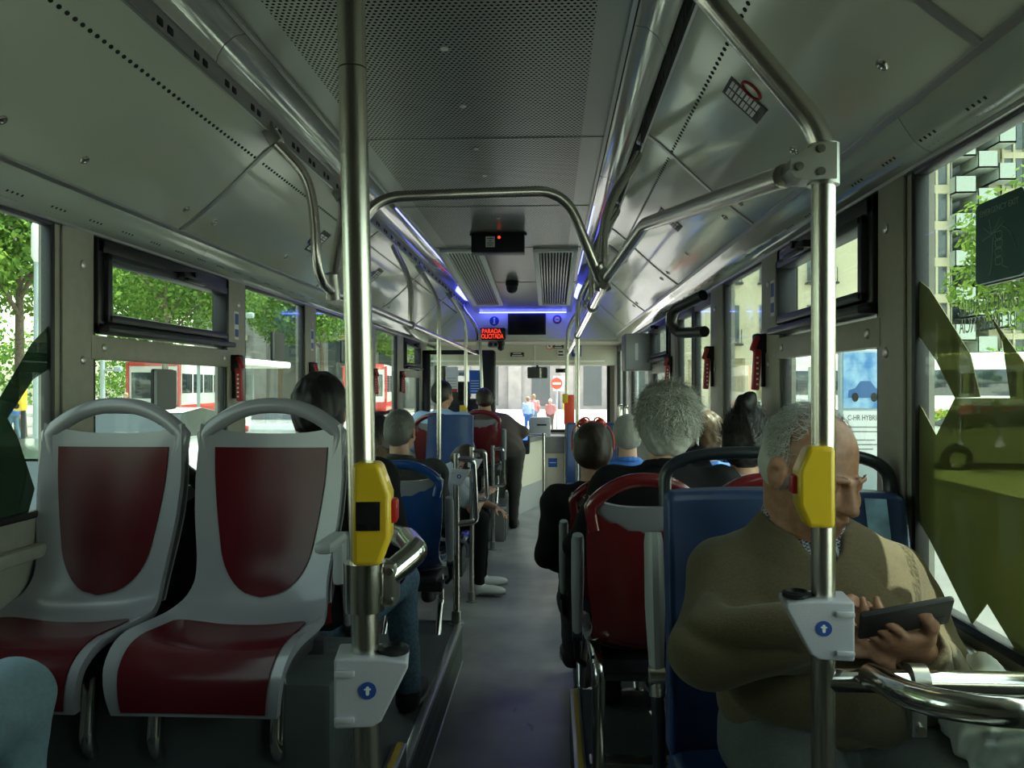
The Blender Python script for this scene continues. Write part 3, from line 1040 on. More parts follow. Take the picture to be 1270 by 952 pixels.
def holder(parent, off, c, right, h=0.095, label=None):
    """grey socket box clipped round a pole: tapering cup to one side, blue round mark on it"""
    M = frame(V(c), V(right), V((0, 0, 1)))
    k = 1
    if M.to_3x3().col[2].y > 0:      # the marked face looks to the rear of the bus
        M = frame(V(c), -V(right), V((0, 0, 1))); k = -1
    poly = [(-.036, -h / 2), (.014, -h / 2), (.026, -h * .42), (.050, h * .10), (.062, h * .36), (.060, h * .43), (.030, h * .485), (-.012, h * .5), (-.036, h * .5)]
    poly = [(k * x, y) for x, y in poly]
    if k < 0: poly = poly[::-1]
    m = MB(); m.prism(poly, M @ Matrix.Translation((0, 0, -.034)), .068)
    b = m.build('socket_box', holder_plastic, parent, off)
    bv = b.modifiers.new('round', 'BEVEL'); bv.width = 0.012; bv.segments = 4; bv.limit_method = 'ANGLE'; bv.angle_limit = math.radians(40)
    m = MB(); m.prism(disc_poly(.0115, 24), M @ Matrix.Translation((k * .008, h * .04, .0341)), .0012)
    d = m.build('round_mark', sticker_blue, b, off)
    m = MB()
    m.prism(rrect(.0045, .012, .002), M @ Matrix.Translation((k * .008, h * .04, .0352)), .0006)
    m.prism([(-.0045, -.001), (.0045, -.001), (.0045, .001), (-.0045, .001)], M @ Matrix.Translation((k * .008, h * .04 + .002, .0352)), .0006)
    m.build('mark_symbol', white_paint, b, off)
    for y in (-h * .36, h * .30):
        m = MB(); m.box((0, 0, 0), (.026, .008, .007), .002)
        m.v = [M @ (q + V((-k * .022, y, .037))) for q in m.v]
        m.build('clip', holder_plastic, b, off)
    m = MB(); m.lathe([(.022, 0), (.022, .006), (.016, .009), (.012, .004)], M @ Matrix.Translation((k * .040, h * .47, 0)) @ Matrix.Rotation(-PI / 2, 4, 'X'), 20)
    m.build('socket', black_plastic, b, off)
    return b


# --- the pole close in front, left of the aisle
p0 = at(436, 40, 1.08); p1 = at(456, 920, 1.08)
dirp = (p1 - p0).normalized()
top = p0 - dirp * ((ZC - p0.z) / abs(dirp.z)); bot = p0 + dirp * ((p0.z - 0.41) / abs(dirp.z))
pole = thing('grab_pole', 'steel pole with yellow call button and grey socket box beside the grey seats', 'pole', bot)
m = MB(); m.tube([bot, top], R_T + .0006, 32)
m.mi = 1; pj = p0 + dirp * 0.05; m.tube([pj, pj + dirp * .0015], R_T + .001, 32)
m.build('pole', [steel, dark_steel], pole, bot)
m = MB(); m.lathe([(.05, 0), (.05, .006), (.03, .012), (.026, .03)], Matrix.Translation(bot), 24); m.build('floor_flange', cast_steel, pole, bot)
cB = at(462, 635, 1.055)
stop_button(pole, bot, cB, (0.1, -1, 0), (1, 0.1, 0), 0.135, 0.048, 0.05)
cC = at(452, 726, 1.08)
m = MB()
m.tube([cC + V((0, 0, .033)), cC - V((0, 0, .033))], .0285, 28, radii=[.0285, .0275])
cl = m.build('pole_clamp', steel_bright, pole, bot)
m = MB()
m.box(cC + V((.028, .02, 0)), (.03, .04, .062), .008)
m.mi = 1
for dz in (.02, -.02): m.cyl(cC + V((.035, -.004, dz)), cC + V((.035, .004, dz)), .005)
m.build('clamp_lug', [cast_steel, steel], cl, bot)
hr = [cC + V((.03, .02, .0)), cC + V((.04, .10, .01)), at(500, 690, 1.26), at(497, 660, 1.50)]
m = MB()
m.tube(fillet([cC + V((.028, .015, .01)), cC + V((.062, .06, .035)), at(505, 668, 1.22), at(470, 655, 1.75)], .03), .0175, 18)
m.build('side_rail', steel_bright, pole, bot)
holder(pole, bot, at(451, 848, 1.08), (1, 0.15, 0), 0.092)

# --- the pole close in front, right: bends over to the ceiling
YB = 1.24
b0 = at(1021, 952, YB); b0.z = 0.22
pr = thing('grab_pole', 'steel pole with yellow call button in front of the elderly man', 'pole', b0)
pts = [b0, at(1021, 170, YB), at(882, 2, YB), V((0.26, 1.34, ZC))]
pts[1].x = b0.x; pts[1].z = at(1021, 166, YB).z
m = MB(); m.tube(fillet(pts, .13, 10), .0178, 32); m.build('pole', steel, pr, b0)
m = MB(); m.lathe([(.05, 0), (.05, .006), (.03, .012), (.024, .03)], Matrix.Translation(b0), 24); m.build('floor_flange', cast_steel, pr, b0)
m = MB(); m.lathe([(.05, 0), (.05, -.008), (.03, -.014)], Matrix.Translation((0.26, 1.34, ZC)), 24); m.build('ceiling_flange', cast_steel, pr, b0)
cK = at(1021, 205, YB)
m = MB(); m.tube([cK + V((0, 0, .031)), cK - V((0, 0, .031))], .0235, 28)
poly = [(-.058, -.012), (-.05, -.024), (-.03, -.028), (.012, -.026), (.012, .028), (-.012, .028), (-.038, .016), (-.055, .004)]
m.prism(poly, frame(cK + V((0, 0.02, 0)), (1, 0, 0), (0, 0, 1)), .045)
m.mi = 1
for (x, z) in ((-.012, .018), (-.012, -.016), (-.044, -.008)):
    m.cyl(cK + V((x, -.029, z)), cK + V((x, -.0235, z)), .0062)
m.build('pole_clamp', [cast_steel, steel_bright], pr, b0)
stop_button(pr, b0, at(1010, 602, YB - .025), (-0.1, -1, 0), (-1, 0.1, 0), 0.12, 0.05, 0.05, False)
holder(pr, b0, at(1022, 774, YB), (-1, 0.1, 0), 0.088)
# waist rails to the window side with the glass screen under them
g0 = at(1021, 843, YB)
m = MB(); m.tube([g0, V((XW, YB, g0.z))], .0175, 24)
wr = m.build('waist_rail', steel_bright, pr, b0)
m = MB(); m.tube(bez(at(1080, 838, YB - .02), at(1112, 850, YB - .10), at(1112, 874, YB - .2), at(1270, 884, YB - .24), 14) + [V((1.12, YB - .18, at(1270, 888, YB - .24).z))], .0185, 24)
m.build('curved_handle', steel_bright, pr, b0)
m = MB()
ck = at(1137, 842, YB); m.tube([ck - V((.012, 0, 0)), ck + V((.012, 0, 0))], .0235, 24)
m.box(ck + V((0, 0, -.05)), (.024, .022, .07), .004)
m.mi = 1; m.cyl(ck + V((0, -.012, -.072)), ck + V((0, -.018, -.072)), .007)
m.build('glass_clamp', [cast_steel, steel_bright], pr, b0)
screen_poly = rrect(.36, .55, .05)
m = MB(); m.prism(screen_poly, frame(V((XW - .19, YB + .003, g0.z - .05 - .275)), (1, 0, 0), (0, 0, 1)), .006)
m.build('glass_screen', glass_clear, pr, b0)

# --- overhead grab rails on both sides, with hangers from the ducts
ZR, XR = 1.845, 0.52


def hanger(parent, off, s, yb, ye, zend=None, xe=None, straight_to=None, big=1.0):
    """tube from a bracket under the lamp cover that curves down to the rail"""
    top_ = V((s * .668, yb, 2.372))
    xe = s * XR if xe is None else xe
    end = V((xe, ye, zend if zend is not None else ZR))
    pts = bez(top_ + V((-s * .01, 0, -.02)), top_ + V((-s * .06, (ye - yb) * .4, -.13)), V((xe, ye, end.z + (top_.z - end.z) * .62)), V((xe, ye, end.z + (top_.z - end.z) * .30)), 14)
    if straight_to is not None: pts.append(V((xe, ye, straight_to)))
    else: pts.append(end)
    m = MB(); m.tube(pts, R_T * .93, 18)
    h = m.build('hanger', steel, parent, off)
    m = MB()
    d = (pts[2] - pts[0]).normalized()
    M = frame(top_ + V((0, 0, .03)), V((0, 1, 0)), -d)
    m.box((0, 0, 0), (.046, .10, .030), .006)
    for i in range(len(m.v)): m.v[i] = M @ (m.v[i] + V((0, .035, 0)))
    m.mi = 1
    zc = (M.to_3x3() @ V((0, 0, 1)))
    sgn = 1 if zc.dot(V((-s, 0, -1))) > 0 else -1
    for yy in (.03, .052):
        a = M @ V((0, yy, sgn * .015)); m.cyl(a, a + zc * sgn * .004, .006)
    m.build('bracket', [cast_steel, steel_bright], h, off)
    return h


def rail_clamp(parent, off, c, ax=(0, 1, 0), r=.026, L=.05):
    m = MB(); a = V(ax).normalized(); m.tube([V(c) - a * L / 2, V(c) + a * L / 2], r, 20)
    return m.build('clamp', cast_steel, parent, off)


oL = V((-XR, 2.95, ZR))
rl = thing('overhead_rail', 'long overhead steel grab rail above the driver side seats', 'handrail', oL)
yl_end = 9.2
# first hanger and the rail are one bent tube
t0 = V((-.668, 2.80, 2.372))
pts = bez(t0 + V((.01, 0, -.02)), t0 + V((.10, .03, -.12)), V((-.535, 2.86, ZR + .42)), V((-.53, 2.875, ZR + .16)), 16) + bez(V((-.53, 2.875, ZR + .16)), V((-.527, 2.88, ZR + .02)), V((-XR, 2.95, ZR)), V((-XR, 3.12, ZR)), 10)[1:] + [V((-XR, 3.3, ZR))]
m = MB(); m.tube(pts, R_T, 20); m.tube([V((-XR, 3.25, ZR)), V((-XR, yl_end, ZR))], R_T, 20)
m.build('rail', steel, rl, oL)
m = MB(); m.box(t0 + V((-.002, 0, .01)), (.05, .046, .10), .008, (0, -.55, 0)); m.mi = 1
for dz in (.02, -.005): m.cyl(t0 + V((.020, -.012, dz)), t0 + V((.028, -.012, dz)), .006)
m.build('bracket', [cast_steel, steel_bright], rl, oL)
# second hanger slants back to the joint
t1 = V((-.668, 3.70, 2.372))
m = MB(); m.tube(bez(t1 + V((.01, 0, -.02)), t1 + V((.06, -.1, -.12)), V((-.53, 3.2, ZR + .3)), V((-XR, 3.05, ZR + .01)), 12), R_T, 18)
h = m.build('hanger', steel, rl, oL)
m = MB(); m.box(t1 + V((-.002, 0, .01)), (.05, .046, .10), .008, (0, -.55, 0)); m.build('bracket', cast_steel, h, oL)
rail_clamp(rl, oL, (-XR, 3.06, ZR + .02), (0, -.35, 1), .028, .10)
hanger(rl, oL, -1, 4.95, 4.80)
hanger(rl, oL, -1, 9.0, yl_end)
for y in (4.80, 9.15): rail_clamp(rl, oL, (-XR, y, ZR))

oR = V((XR, 2.95, ZR))
rr_ = thing('overhead_rail', 'long overhead steel grab rail above the door side seats', 'handrail', oR)
m = MB(); m.tube([V((XR, 2.9, ZR)), V((XR, 9.2, ZR))], R_T, 20); m.build('rail', steel_bright, rr_, oR)
hanger(rr_, oR, 1, 3.02, 2.96)
hanger(rr_, oR, 1, 4.0, 3.72)
hanger(rr_, oR, 1, 9.0, 9.15)
rail_clamp(rr_, oR, (XR, 2.97, ZR + .035), (0, .3, 1), .030, .09)
for y in (3.72, 5.85): rail_clamp(rr_, oR, (XR, y, ZR))

# cross tube from a stanchion behind the grey seats over the aisle to the right-hand rail
a0 = at(447, 245, 2.62); zz = a0.z
oX = V((a0.x, 2.62, 0.22))
xt = thing('cross_rail', 'steel tube crossing the aisle overhead and bending down to the grab rail', 'handrail', oX)
m = MB(); m.tube(fillet([V((a0.x, 2.62, 0.22)), V((a0.x, 2.62, zz)), at(700, 236, 2.80), V((XR - .01, 2.93, ZR + .02))], .16, 10), R_T, 20)
m.build('rail', steel, xt, oX)
rail_clamp(xt, oX, V((XR - .012, 2.925, ZR + .045)), at(700, 236, 2.80) - V((XR, 2.93, ZR)), .026, .07)
# tube from the near right pole to the same joint
kx = cK + V((-.05, .03, -.008))
oJ = V((XR, 2.93, ZR))
jt = thing('slanting_rail', 'thick steel tube running from the pole clamp down to the overhead rail', 'handrail', kx)
m = MB(); m.tube(fillet([kx, at(800, 278, 2.30), V((XR + .005, 2.94, ZR + .02))], .22, 10), R_T * 1.02, 20); m.build('rail', steel, jt, kx)
rail_clamp(jt, kx, V((XR + .005, 2.92, ZR + .03)), at(800, 278, 2.30) - V((XR, 2.93, ZR)), .027, .06)

# stanchions further forward
def stanchion(label, pts, r=.0175, btn=None, box=None, top_br=None, fil=.10, group=None):
    pts = [V(p) for p in pts]
    base = pts[-1]
    t = thing('stanchion', label, 'pole', base, 0, group)
    m = MB(); m.tube(fillet(pts, fil, 6), r, 18); m.build('pole', steel, t, base)
    m = MB(); m.lathe([(.042, 0), (.042, .006), (.027, .010), (.024, .05)], Matrix.Translation(base), 20); m.build('floor_flange', cast_steel, t, base)
    if btn: stop_button(t, base, btn, (0, -1, 0), (1, 0, 0), .20, .075, .06)
    if box: holder(t, base, box, (1, 0, 0), .13)
    if top_br is not None:
        m = MB(); m.box(top_br, (.05, .05, .10), .01, (0, -.5, 0)); m.build('bracket', cast_steel, t, base)
    return t


def top_curve(s, yb, ye, x=None):
    x = s * XR if x is None else x
    tp = V((s * .668, yb, 2.372))
    return bez(tp, tp + V((-s * .06, (ye - yb) * .4, -.13)), V((x, ye, 2.18)), V((x, ye, 2.0)), 10), tp


c, tp = top_curve(-1, 6.0, 6.0)
stanchion('steel pole from the duct to the floor before the man in light blue', c + [V((-XR, 6.0, 1.0)), V((-XR, 6.0, 0.0))], top_br=tp)
c, tp = top_curve(-1, 7.75, 7.9)
stanchion('kinked steel pole with yellow button beside the red seat', c + [V((-XR, 7.9, 1.26)), V((-XR - .11, 7.9, 0.94)), V((-XR - .11, 7.9, 0.32))], btn=at(575, 515, 7.86), top_br=tp, fil=.25)
c, tp = top_curve(-1, 9.0, 8.55, -.44)
stanchion('steel pole with yellow button at the back of the standing man', c + [V((-.41, 8.5, 1.4)), V((-.40, 8.5, .32))], btn=at(601, 503, 8.46), box=at(601, 568, 8.5), top_br=tp)
c, tp = top_curve(1, 5.8, 5.85)
stanchion('steel pole from the overhead rail behind the passenger with red sunglasses', c + [V((XR, 5.85, 1.0)), V((XR, 5.85, .22))], top_br=tp)
c, tp = top_curve(1, 8.6, 8.6, .50)
t = stanchion('thin steel pole carrying an orange-red ticket box near the front', c + [V((.49, 8.6, 1.2)), V((.49, 8.6, 0))], top_br=tp)
m = MB(); m.box(at(706, 508, 8.52), (.11, .08, .32), .015); m.mi = 1; m.box(at(701, 494, 8.5), (.06, .05, .10), .01)
b = m.build('ticket_box', [orange_red, yellow], t, t.location)
# waist-high posts with loop handles on the driver side
def loop_post(label, x, y, z0, zt, box=True):
    base = V((x, y, z0))
    t = thing('loop_post', label, 'pole', base)
    m = MB(); m.tube([base, V((x, y, zt))], .0175, 18); m.build('post', steel, t, base)
    m = MB(); m.lathe([(.042, 0), (.042, .006), (.027, .010), (.026, .07)], Matrix.Translation(base), 20); m.build('floor_flange', cast_steel, t, base)
    m = MB(); m.tube(fillet([V((x, y, zt - .03)), V((x + .09, y, zt - .03)), V((x + .105, y + .02, zt - .36)), V((x + .01, y, zt - .37))], .03), .0155, 16)
    m.build('loop_handle', steel_bright, t, base)
    if box: holder(t, base, V((x + .01, y, zt - .12)), (1, 0, 0), .085)
    return t


loop_post('low steel post with loop handle at the corner of the raised floor', -.172, 4.20, .22, 1.12)
loop_post('low steel post with loop handle beside the bent passenger', -.215, 5.45, 0, 1.06)
loop_post('low steel post with loop handle by the legs of the standing man', -.20, 7.2, 0.0, .94, False)
# low steel hoop beside the grey-haired passenger
m = MB()
hb = V((.475, 2.46, .22))
t = thing('floor_hoop', 'low steel hoop beside the yellow-striped floor edge', 'handrail', hb)
m.tube(fillet([hb, V((.475, 2.46, .62)), V((.46, 2.80, .64)), V((.45, 2.9, .40))], .07), .021, 20); m.build('hoop', steel_bright, t, hb)
m = MB(); m.box(hb + V((0, -.005, .035)), (.055, .06, .07), .012); m.mi = 1
for dz in (.025, .05): m.cyl(hb + V((0, -.034, dz)), hb + V((0, -.040, dz)), .006)
m.build('foot_clamp', [cast_steel, steel_bright], t, hb)
# ------------------------------------------------------------------ the street outside
GZ = -0.36
asphalt = mat('asphalt', (0.12, 0.12, 0.115), 0.85, noise=0.12, nscale=2.0)
pave = mat('pavement', (0.70, 0.68, 0.63), 0.85, noise=0.1, nscale=3.0)
line_white = mat('road_paint', (0.8, 0.8, 0.78), 0.7)
bark = mat('bark', (0.14, 0.11, 0.08), 0.9, noise=0.3, nscale=12)
facade_cream = mat('facade_cream', (0.44, 0.41, 0.29), 0.8)
facade_grey = mat('facade_grey', (0.34, 0.33, 0.32), 0.85, noise=0.1, nscale=1.5)
facade_dark = mat('facade_window', (0.05, 0.07, 0.08), 0.2, 0.0, 0.8)
balcony_mat = mat('balcony_panel', (0.34, 0.39, 0.36), 0.5)
lamp_grey = mat('lamp_post_paint', (0.34, 0.40, 0.42), 0.45)
car_glass = mat('car_glass', (0.02, 0.03, 0.035), 0.08, 0.0, 0.9)
tyre = mat('tyre', (0.015, 0.015, 0.015), 0.8)


def leaf_mat(name, c1, c2):
    m = bpy.data.materials.new(name); m.use_nodes = True
    nt = m.node_tree; nt.nodes.clear()
    out = nt.nodes.new('ShaderNodeOutputMaterial')
    gi = nt.nodes.new('ShaderNodeNewGeometry')
    r = nt.nodes.new('ShaderNodeValToRGB')
    r.color_ramp.elements[0].color = (*c1, 1); r.color_ramp.elements[1].color = (*c2, 1)
    nt.links.new(gi.outputs['Random Per Island'], r.inputs['Fac'])
    d = nt.nodes.new('ShaderNodeBsdfDiffuse'); t = nt.nodes.new('ShaderNodeBsdfTranslucent')
    nt.links.new(r.outputs['Color'], d.inputs['Color']); nt.links.new(r.outputs['Color'], t.inputs['Color'])
    mx = nt.nodes.new('ShaderNodeMixShader'); mx.inputs['Fac'].default_value = 0.35
    nt.links.new(d.outputs[0], mx.inputs[1]); nt.links.new(t.outputs[0], mx.inputs[2])
    nt.links.new(mx.outputs[0], out.inputs['Surface'])
    return m


leaves_bright = leaf_mat('leaves_bright', (0.07, 0.15, 0.022), (0.24, 0.34, 0.07))
leaves_dark = leaf_mat('leaves_dark', (0.05, 0.12, 0.025), (0.20, 0.32, 0.07))

m = MB(); m.box2((-9, -40, GZ - .1), (7.5, 34, GZ)); struct('ground_road', m, asphalt)
m = MB(); m.box2((-60, -40, GZ - .1), (-9, 120, GZ + .12)); struct('ground_pavement_left', m, mat('paving_slabs', (.24, .235, .215), .85, noise=.1, nscale=3))
m = MB(); m.box2((7.5, -40, GZ - .1), (90, 120, GZ + .12)); struct('ground_pavement_right', m, pave)
m = MB(); m.box2((-9, 34, GZ - .1), (7.5, 120, GZ + .02)); struct('ground_square', m, pave)
m = MB()
for y in range(-4, 34, 4):
    m.box2((-4.2, y, GZ), (-4.05, y + 2.2, GZ + .006)); m.box2((3.4, y + 1, GZ), (3.55, y + 3.2, GZ + .006))
for y in (2.6, 4.4): m.box2((1.9, y, GZ), (3.2, y + .35, GZ + .006))
for k in range(9): m.box2((-8 + k * 1.6, 30, GZ), (-7.2 + k * 1.6, 33, GZ + .006))
struct('ground_road_marking', m, line_white)


def np_mesh(name, v, f, mats, parent=None, smooth=False, off=None):
    me = bpy.data.meshes.new(name)
    v = np.asarray(v, dtype=np.float32)
    if off is not None: v = v - np.asarray(off, dtype=np.float32)
    me.from_pydata(v.tolist(), [], np.asarray(f).tolist())
    for q in (mats if isinstance(mats, (list, tuple)) else [mats]): me.materials.append(q)
    if smooth: me.polygons.foreach_set('use_smooth', [True] * len(me.polygons))
    me.update()
    o = bpy.data.objects.new(name, me); COL.objects.link(o)
    if parent is not None: o.parent = parent
    return o


def leaf_cloud(rng, blobs, n, size):
    """leaf quads scattered on and in blobs (centre, radii)"""
    w = np.array([b[1][0] * b[1][1] + b[1][2] * b[1][0] for b in blobs]); w = w / w.sum()
    idx = rng.choice(len(blobs), n, p=w)
    c = np.array([b[0] for b in blobs])[idx]; r = np.array([b[1] for b in blobs])[idx]
    d = rng.normal(size=(n, 3)); d /= np.linalg.norm(d, axis=1)[:, None]
    rad = rng.uniform(0.55, 1.05, n) ** 0.6
    p = c + d * r * rad[:, None]
    nrm = d + rng.normal(size=(n, 3)) * 0.7 + np.array([0, 0, .5]); nrm /= np.linalg.norm(nrm, axis=1)[:, None]
    a = np.cross(nrm, rng.normal(size=(n, 3))); a /= np.linalg.norm(a, axis=1)[:, None]
    b = np.cross(nrm, a)
    s = size * rng.uniform(.6, 1.3, n)[:, None]
    v = np.stack([p - a * s, p - b * s * .6, p + a * s, p + b * s * .6], 1).reshape(-1, 3)
    f = np.arange(4 * n).reshape(-1, 4)
    return v, f


def make_tree(seed, h, cr, label, group, loc, lm, n=9500, lsize=.115):
    rng = np.random.default_rng(seed)
    t = thing('street_tree', label, 'tree', loc, 0, group)
    m = MB()
    hb = h * .36
    m.tube([(0, 0, 0), (.04, .02, hb * .5), (0, .05, hb), (.06, .0, h * .75)], .17, 10, radii=[.2, .15, .13, .04])
    for k in range(6):
        a = k * 1.05 + seed; zz = hb + (h * .3) * (k / 6)
        m.tube([(0, .03, zz), (math.cos(a) * cr * .35, math.sin(a) * cr * .35, zz + h * .12), (math.cos(a) * cr * .7, math.sin(a) * cr * .7, zz + h * .2)], .06, 7, radii=[.08, .05, .02])
    m.build('trunk', bark, t)
    blobs = [((0, 0, h * .68), (cr * .75, cr * .75, h * .27))]
    for k in range(11):
        a = rng.uniform(0, 2 * PI); rr = rng.uniform(.35, .85) * cr
        blobs.append(((math.cos(a) * rr, math.sin(a) * rr, h * rng.uniform(.42, .88)), (cr * rng.uniform(.3, .48),) * 2 + (h * rng.uniform(.09, .15),)))
    v, f = leaf_cloud(rng, blobs, n, lsize)
    np_mesh('crown', v, f, lm, t)
    return t


gl = 'street trees across the road on the driver side'
ll = 'tall bright green street tree in the row across the road on the driver side'
TA = make_tree(3, 10.5, 3.4, ll, gl, (-15.5, 9, GZ), leaves_bright)
TB = make_tree(8, 11.5, 3.8, ll, gl, (-16.5, 15.5, GZ), leaves_dark)
for i, (x, y, sc, rz) in enumerate([(-17, 3, 1.0, 1), (-19, 20, 1.05, 2), (-17.5, 26, 1.0, 3), (-25, 33, 1.15, 4), (-18, 37, 1.0, 5), (-27, 52, 1.1, .6), (-14.2, 50, 1.0, 1.3), (-10.8, 55.5, .9, 2.4), (-18.6, 55, 1.05, 3.4), (-24, 5, 1.2, 3.7), (-26, 12, 1.3, 2.6), (-28, 24, 1.3, .3), (-24, 48, 1.3, 3.3)]):
    o = dup(TA if i % 2 else TB, (x, y, GZ), rz); o.scale = (sc, sc, sc)
gr_ = 'street trees on the door side'
lr = 'green leafy street tree in front of the apartment building on the door side'
TC = make_tree(21, 8.0, 2.6, lr, gr_, (12.7, 19.0, GZ), leaves_bright, 9000, .085)
for (x, y, sc, rz) in [(20.5, 27, 1.05, 2), (27, 31, 1.1, 4), (13.5, 10.5, .9, 1)]:
    o = dup(TC, (x, y, GZ), rz); o.scale = (sc, sc, sc)
rng = np.random.default_rng(5)
v, f = leaf_cloud(rng, [((0, k * .8, .55), (.55, .6, .5)) for k in range(7)], 2200, .07)
o = np_mesh('hedge', v, f, leaves_bright); o.location = (11.2, 20.0, GZ + .12)
tag(o, 'low clipped bright green hedge at the edge of the door side pavement', 'hedge')

rng = np.random.default_rng(9)
v, f = leaf_cloud(rng, [((rng.uniform(-3, 3), k * 4.2, rng.uniform(3.2, 5.5)), (3.2, 3.4, rng.uniform(3.2, 4.6))) for k in range(26)], 15000, .24)
o = np_mesh('treeline', v, f, leaves_dark); o.location = (-47, -6, GZ)
tag(o, 'dense dark belt of trees closing the view far behind the driver side street trees', 'treeline', None, 'stuff')
v, f = leaf_cloud(rng, [((k * 3.4, rng.uniform(-1.5, 1.5), rng.uniform(1.2, 2.4)), (2.6, 2.2, rng.uniform(1.4, 2.4))) for k in range(15)], 8000, .17)
o = np_mesh('treeline', v, f, leaves_dark); o.location = (19, 46, GZ)
tag(o, 'low belt of green bushes at the foot of the apartment building', 'treeline', None, 'stuff')

# apartment building on the door side with its stack of balconies
bd = thing('apartment_building', 'cream apartment building with staggered pale balconies beyond the door side trees', 'building', (29.9, 62, GZ)); bd.scale = (.72, 1, 1)
m = MB(); m.box2((-20, 0, 0), (1.0, 12, 26)); m.box2((1.0, 2.5, 0), (5.2, 12, 30)); m.box2((5.2, .6, 0), (24, 12, 30))
for k in range(10):   # floor bands and piers
    m.box2((-20, -.18, 2.6 + k * 2.75), (1.0, 0.02, 3.25 + k * 2.75))
    m.box2((6.4, .42, 2.6 + k * 2.75), (24, .62, 3.05 + k * 2.75))
for k in range(18): m.box2((-20 + k * 1.2, -.2, 0), (-19.78 + k * 1.2, .02, 26))
for k in range(16): m.box2((6.4 + k * 1.15, .40, 0), (6.62 + k * 1.15, .62, 30))
m.build('wall', facade_cream, bd)
for k in range(9):
    for x0, x1, y in ((-19.9, .9, -.05), (6.5, 23.9, .52)):
        m = MB(); m.box2((x0, y, 3.3 + k * 2.75), (x1, y + .06, 5.3 + k * 2.75)); m.build('window_band', facade_dark, bd)
for k in range(9):
    for q, (xa, w_) in enumerate(((.6, 2.1), (2.9, 2.0), (5.0, 1.7))):
        m = MB()
        z = 2.4 + k * 2.75 + q * -.9
        m.box2((xa, -1.1, z), (xa + w_, 2.4, z + .12)); m.box2((xa, -1.1, z), (xa + w_, -1.03, z + 1.25)); m.box2((xa, -1.1, z), (xa + .07, 1.6, z + 1.25)); m.box2((xa + w_ - .07, -1.1, z), (xa + w_, 1.6, z + 1.25))
        b = m.build('balcony', balcony_mat, bd)
m = MB(); m.box2((1.0, 2.4, 0), (5.2, 2.5, 27)); m.build('recess', facade_dark, bd)
bl = thing('low_building', 'low cream building with ground floor arcade past the door side cars', 'building', (15.6, 40, GZ))
m = MB(); m.box2((-8, 0, 3.2), (.4, 10, 10)); m.box2((-8, 3, 0), (.4, 10, 3.2))
for k in range(4): m.box2((-8 + k * 2.3, 0, 0), (-7.5 + k * 2.3, .6, 3.2))
m.build('wall', facade_cream, bl)
for k in range(2):
    for q in range(3):
        m = MB(); m.box2((-7.3 + q * 2.3, -.04, 4.0 + k * 3), (-6.0 + q * 2.3, .06, 5.8 + k * 3)); m.build('window', facade_dark, bl)
        m = MB(); m.box2((-7.4 + q * 2.3, -.5, 3.8 + k * 3), (-5.9 + q * 2.3, 0, 3.9 + k * 3))
        for z in range(9): m.cyl((-7.35 + q * 2.3 + z * .17, -.48, 3.9 + k * 3), (-7.35 + q * 2.3 + z * .17, -.48, 4.6 + k * 3), .02, n=5)
        m.build('railing', dark_steel, bl)
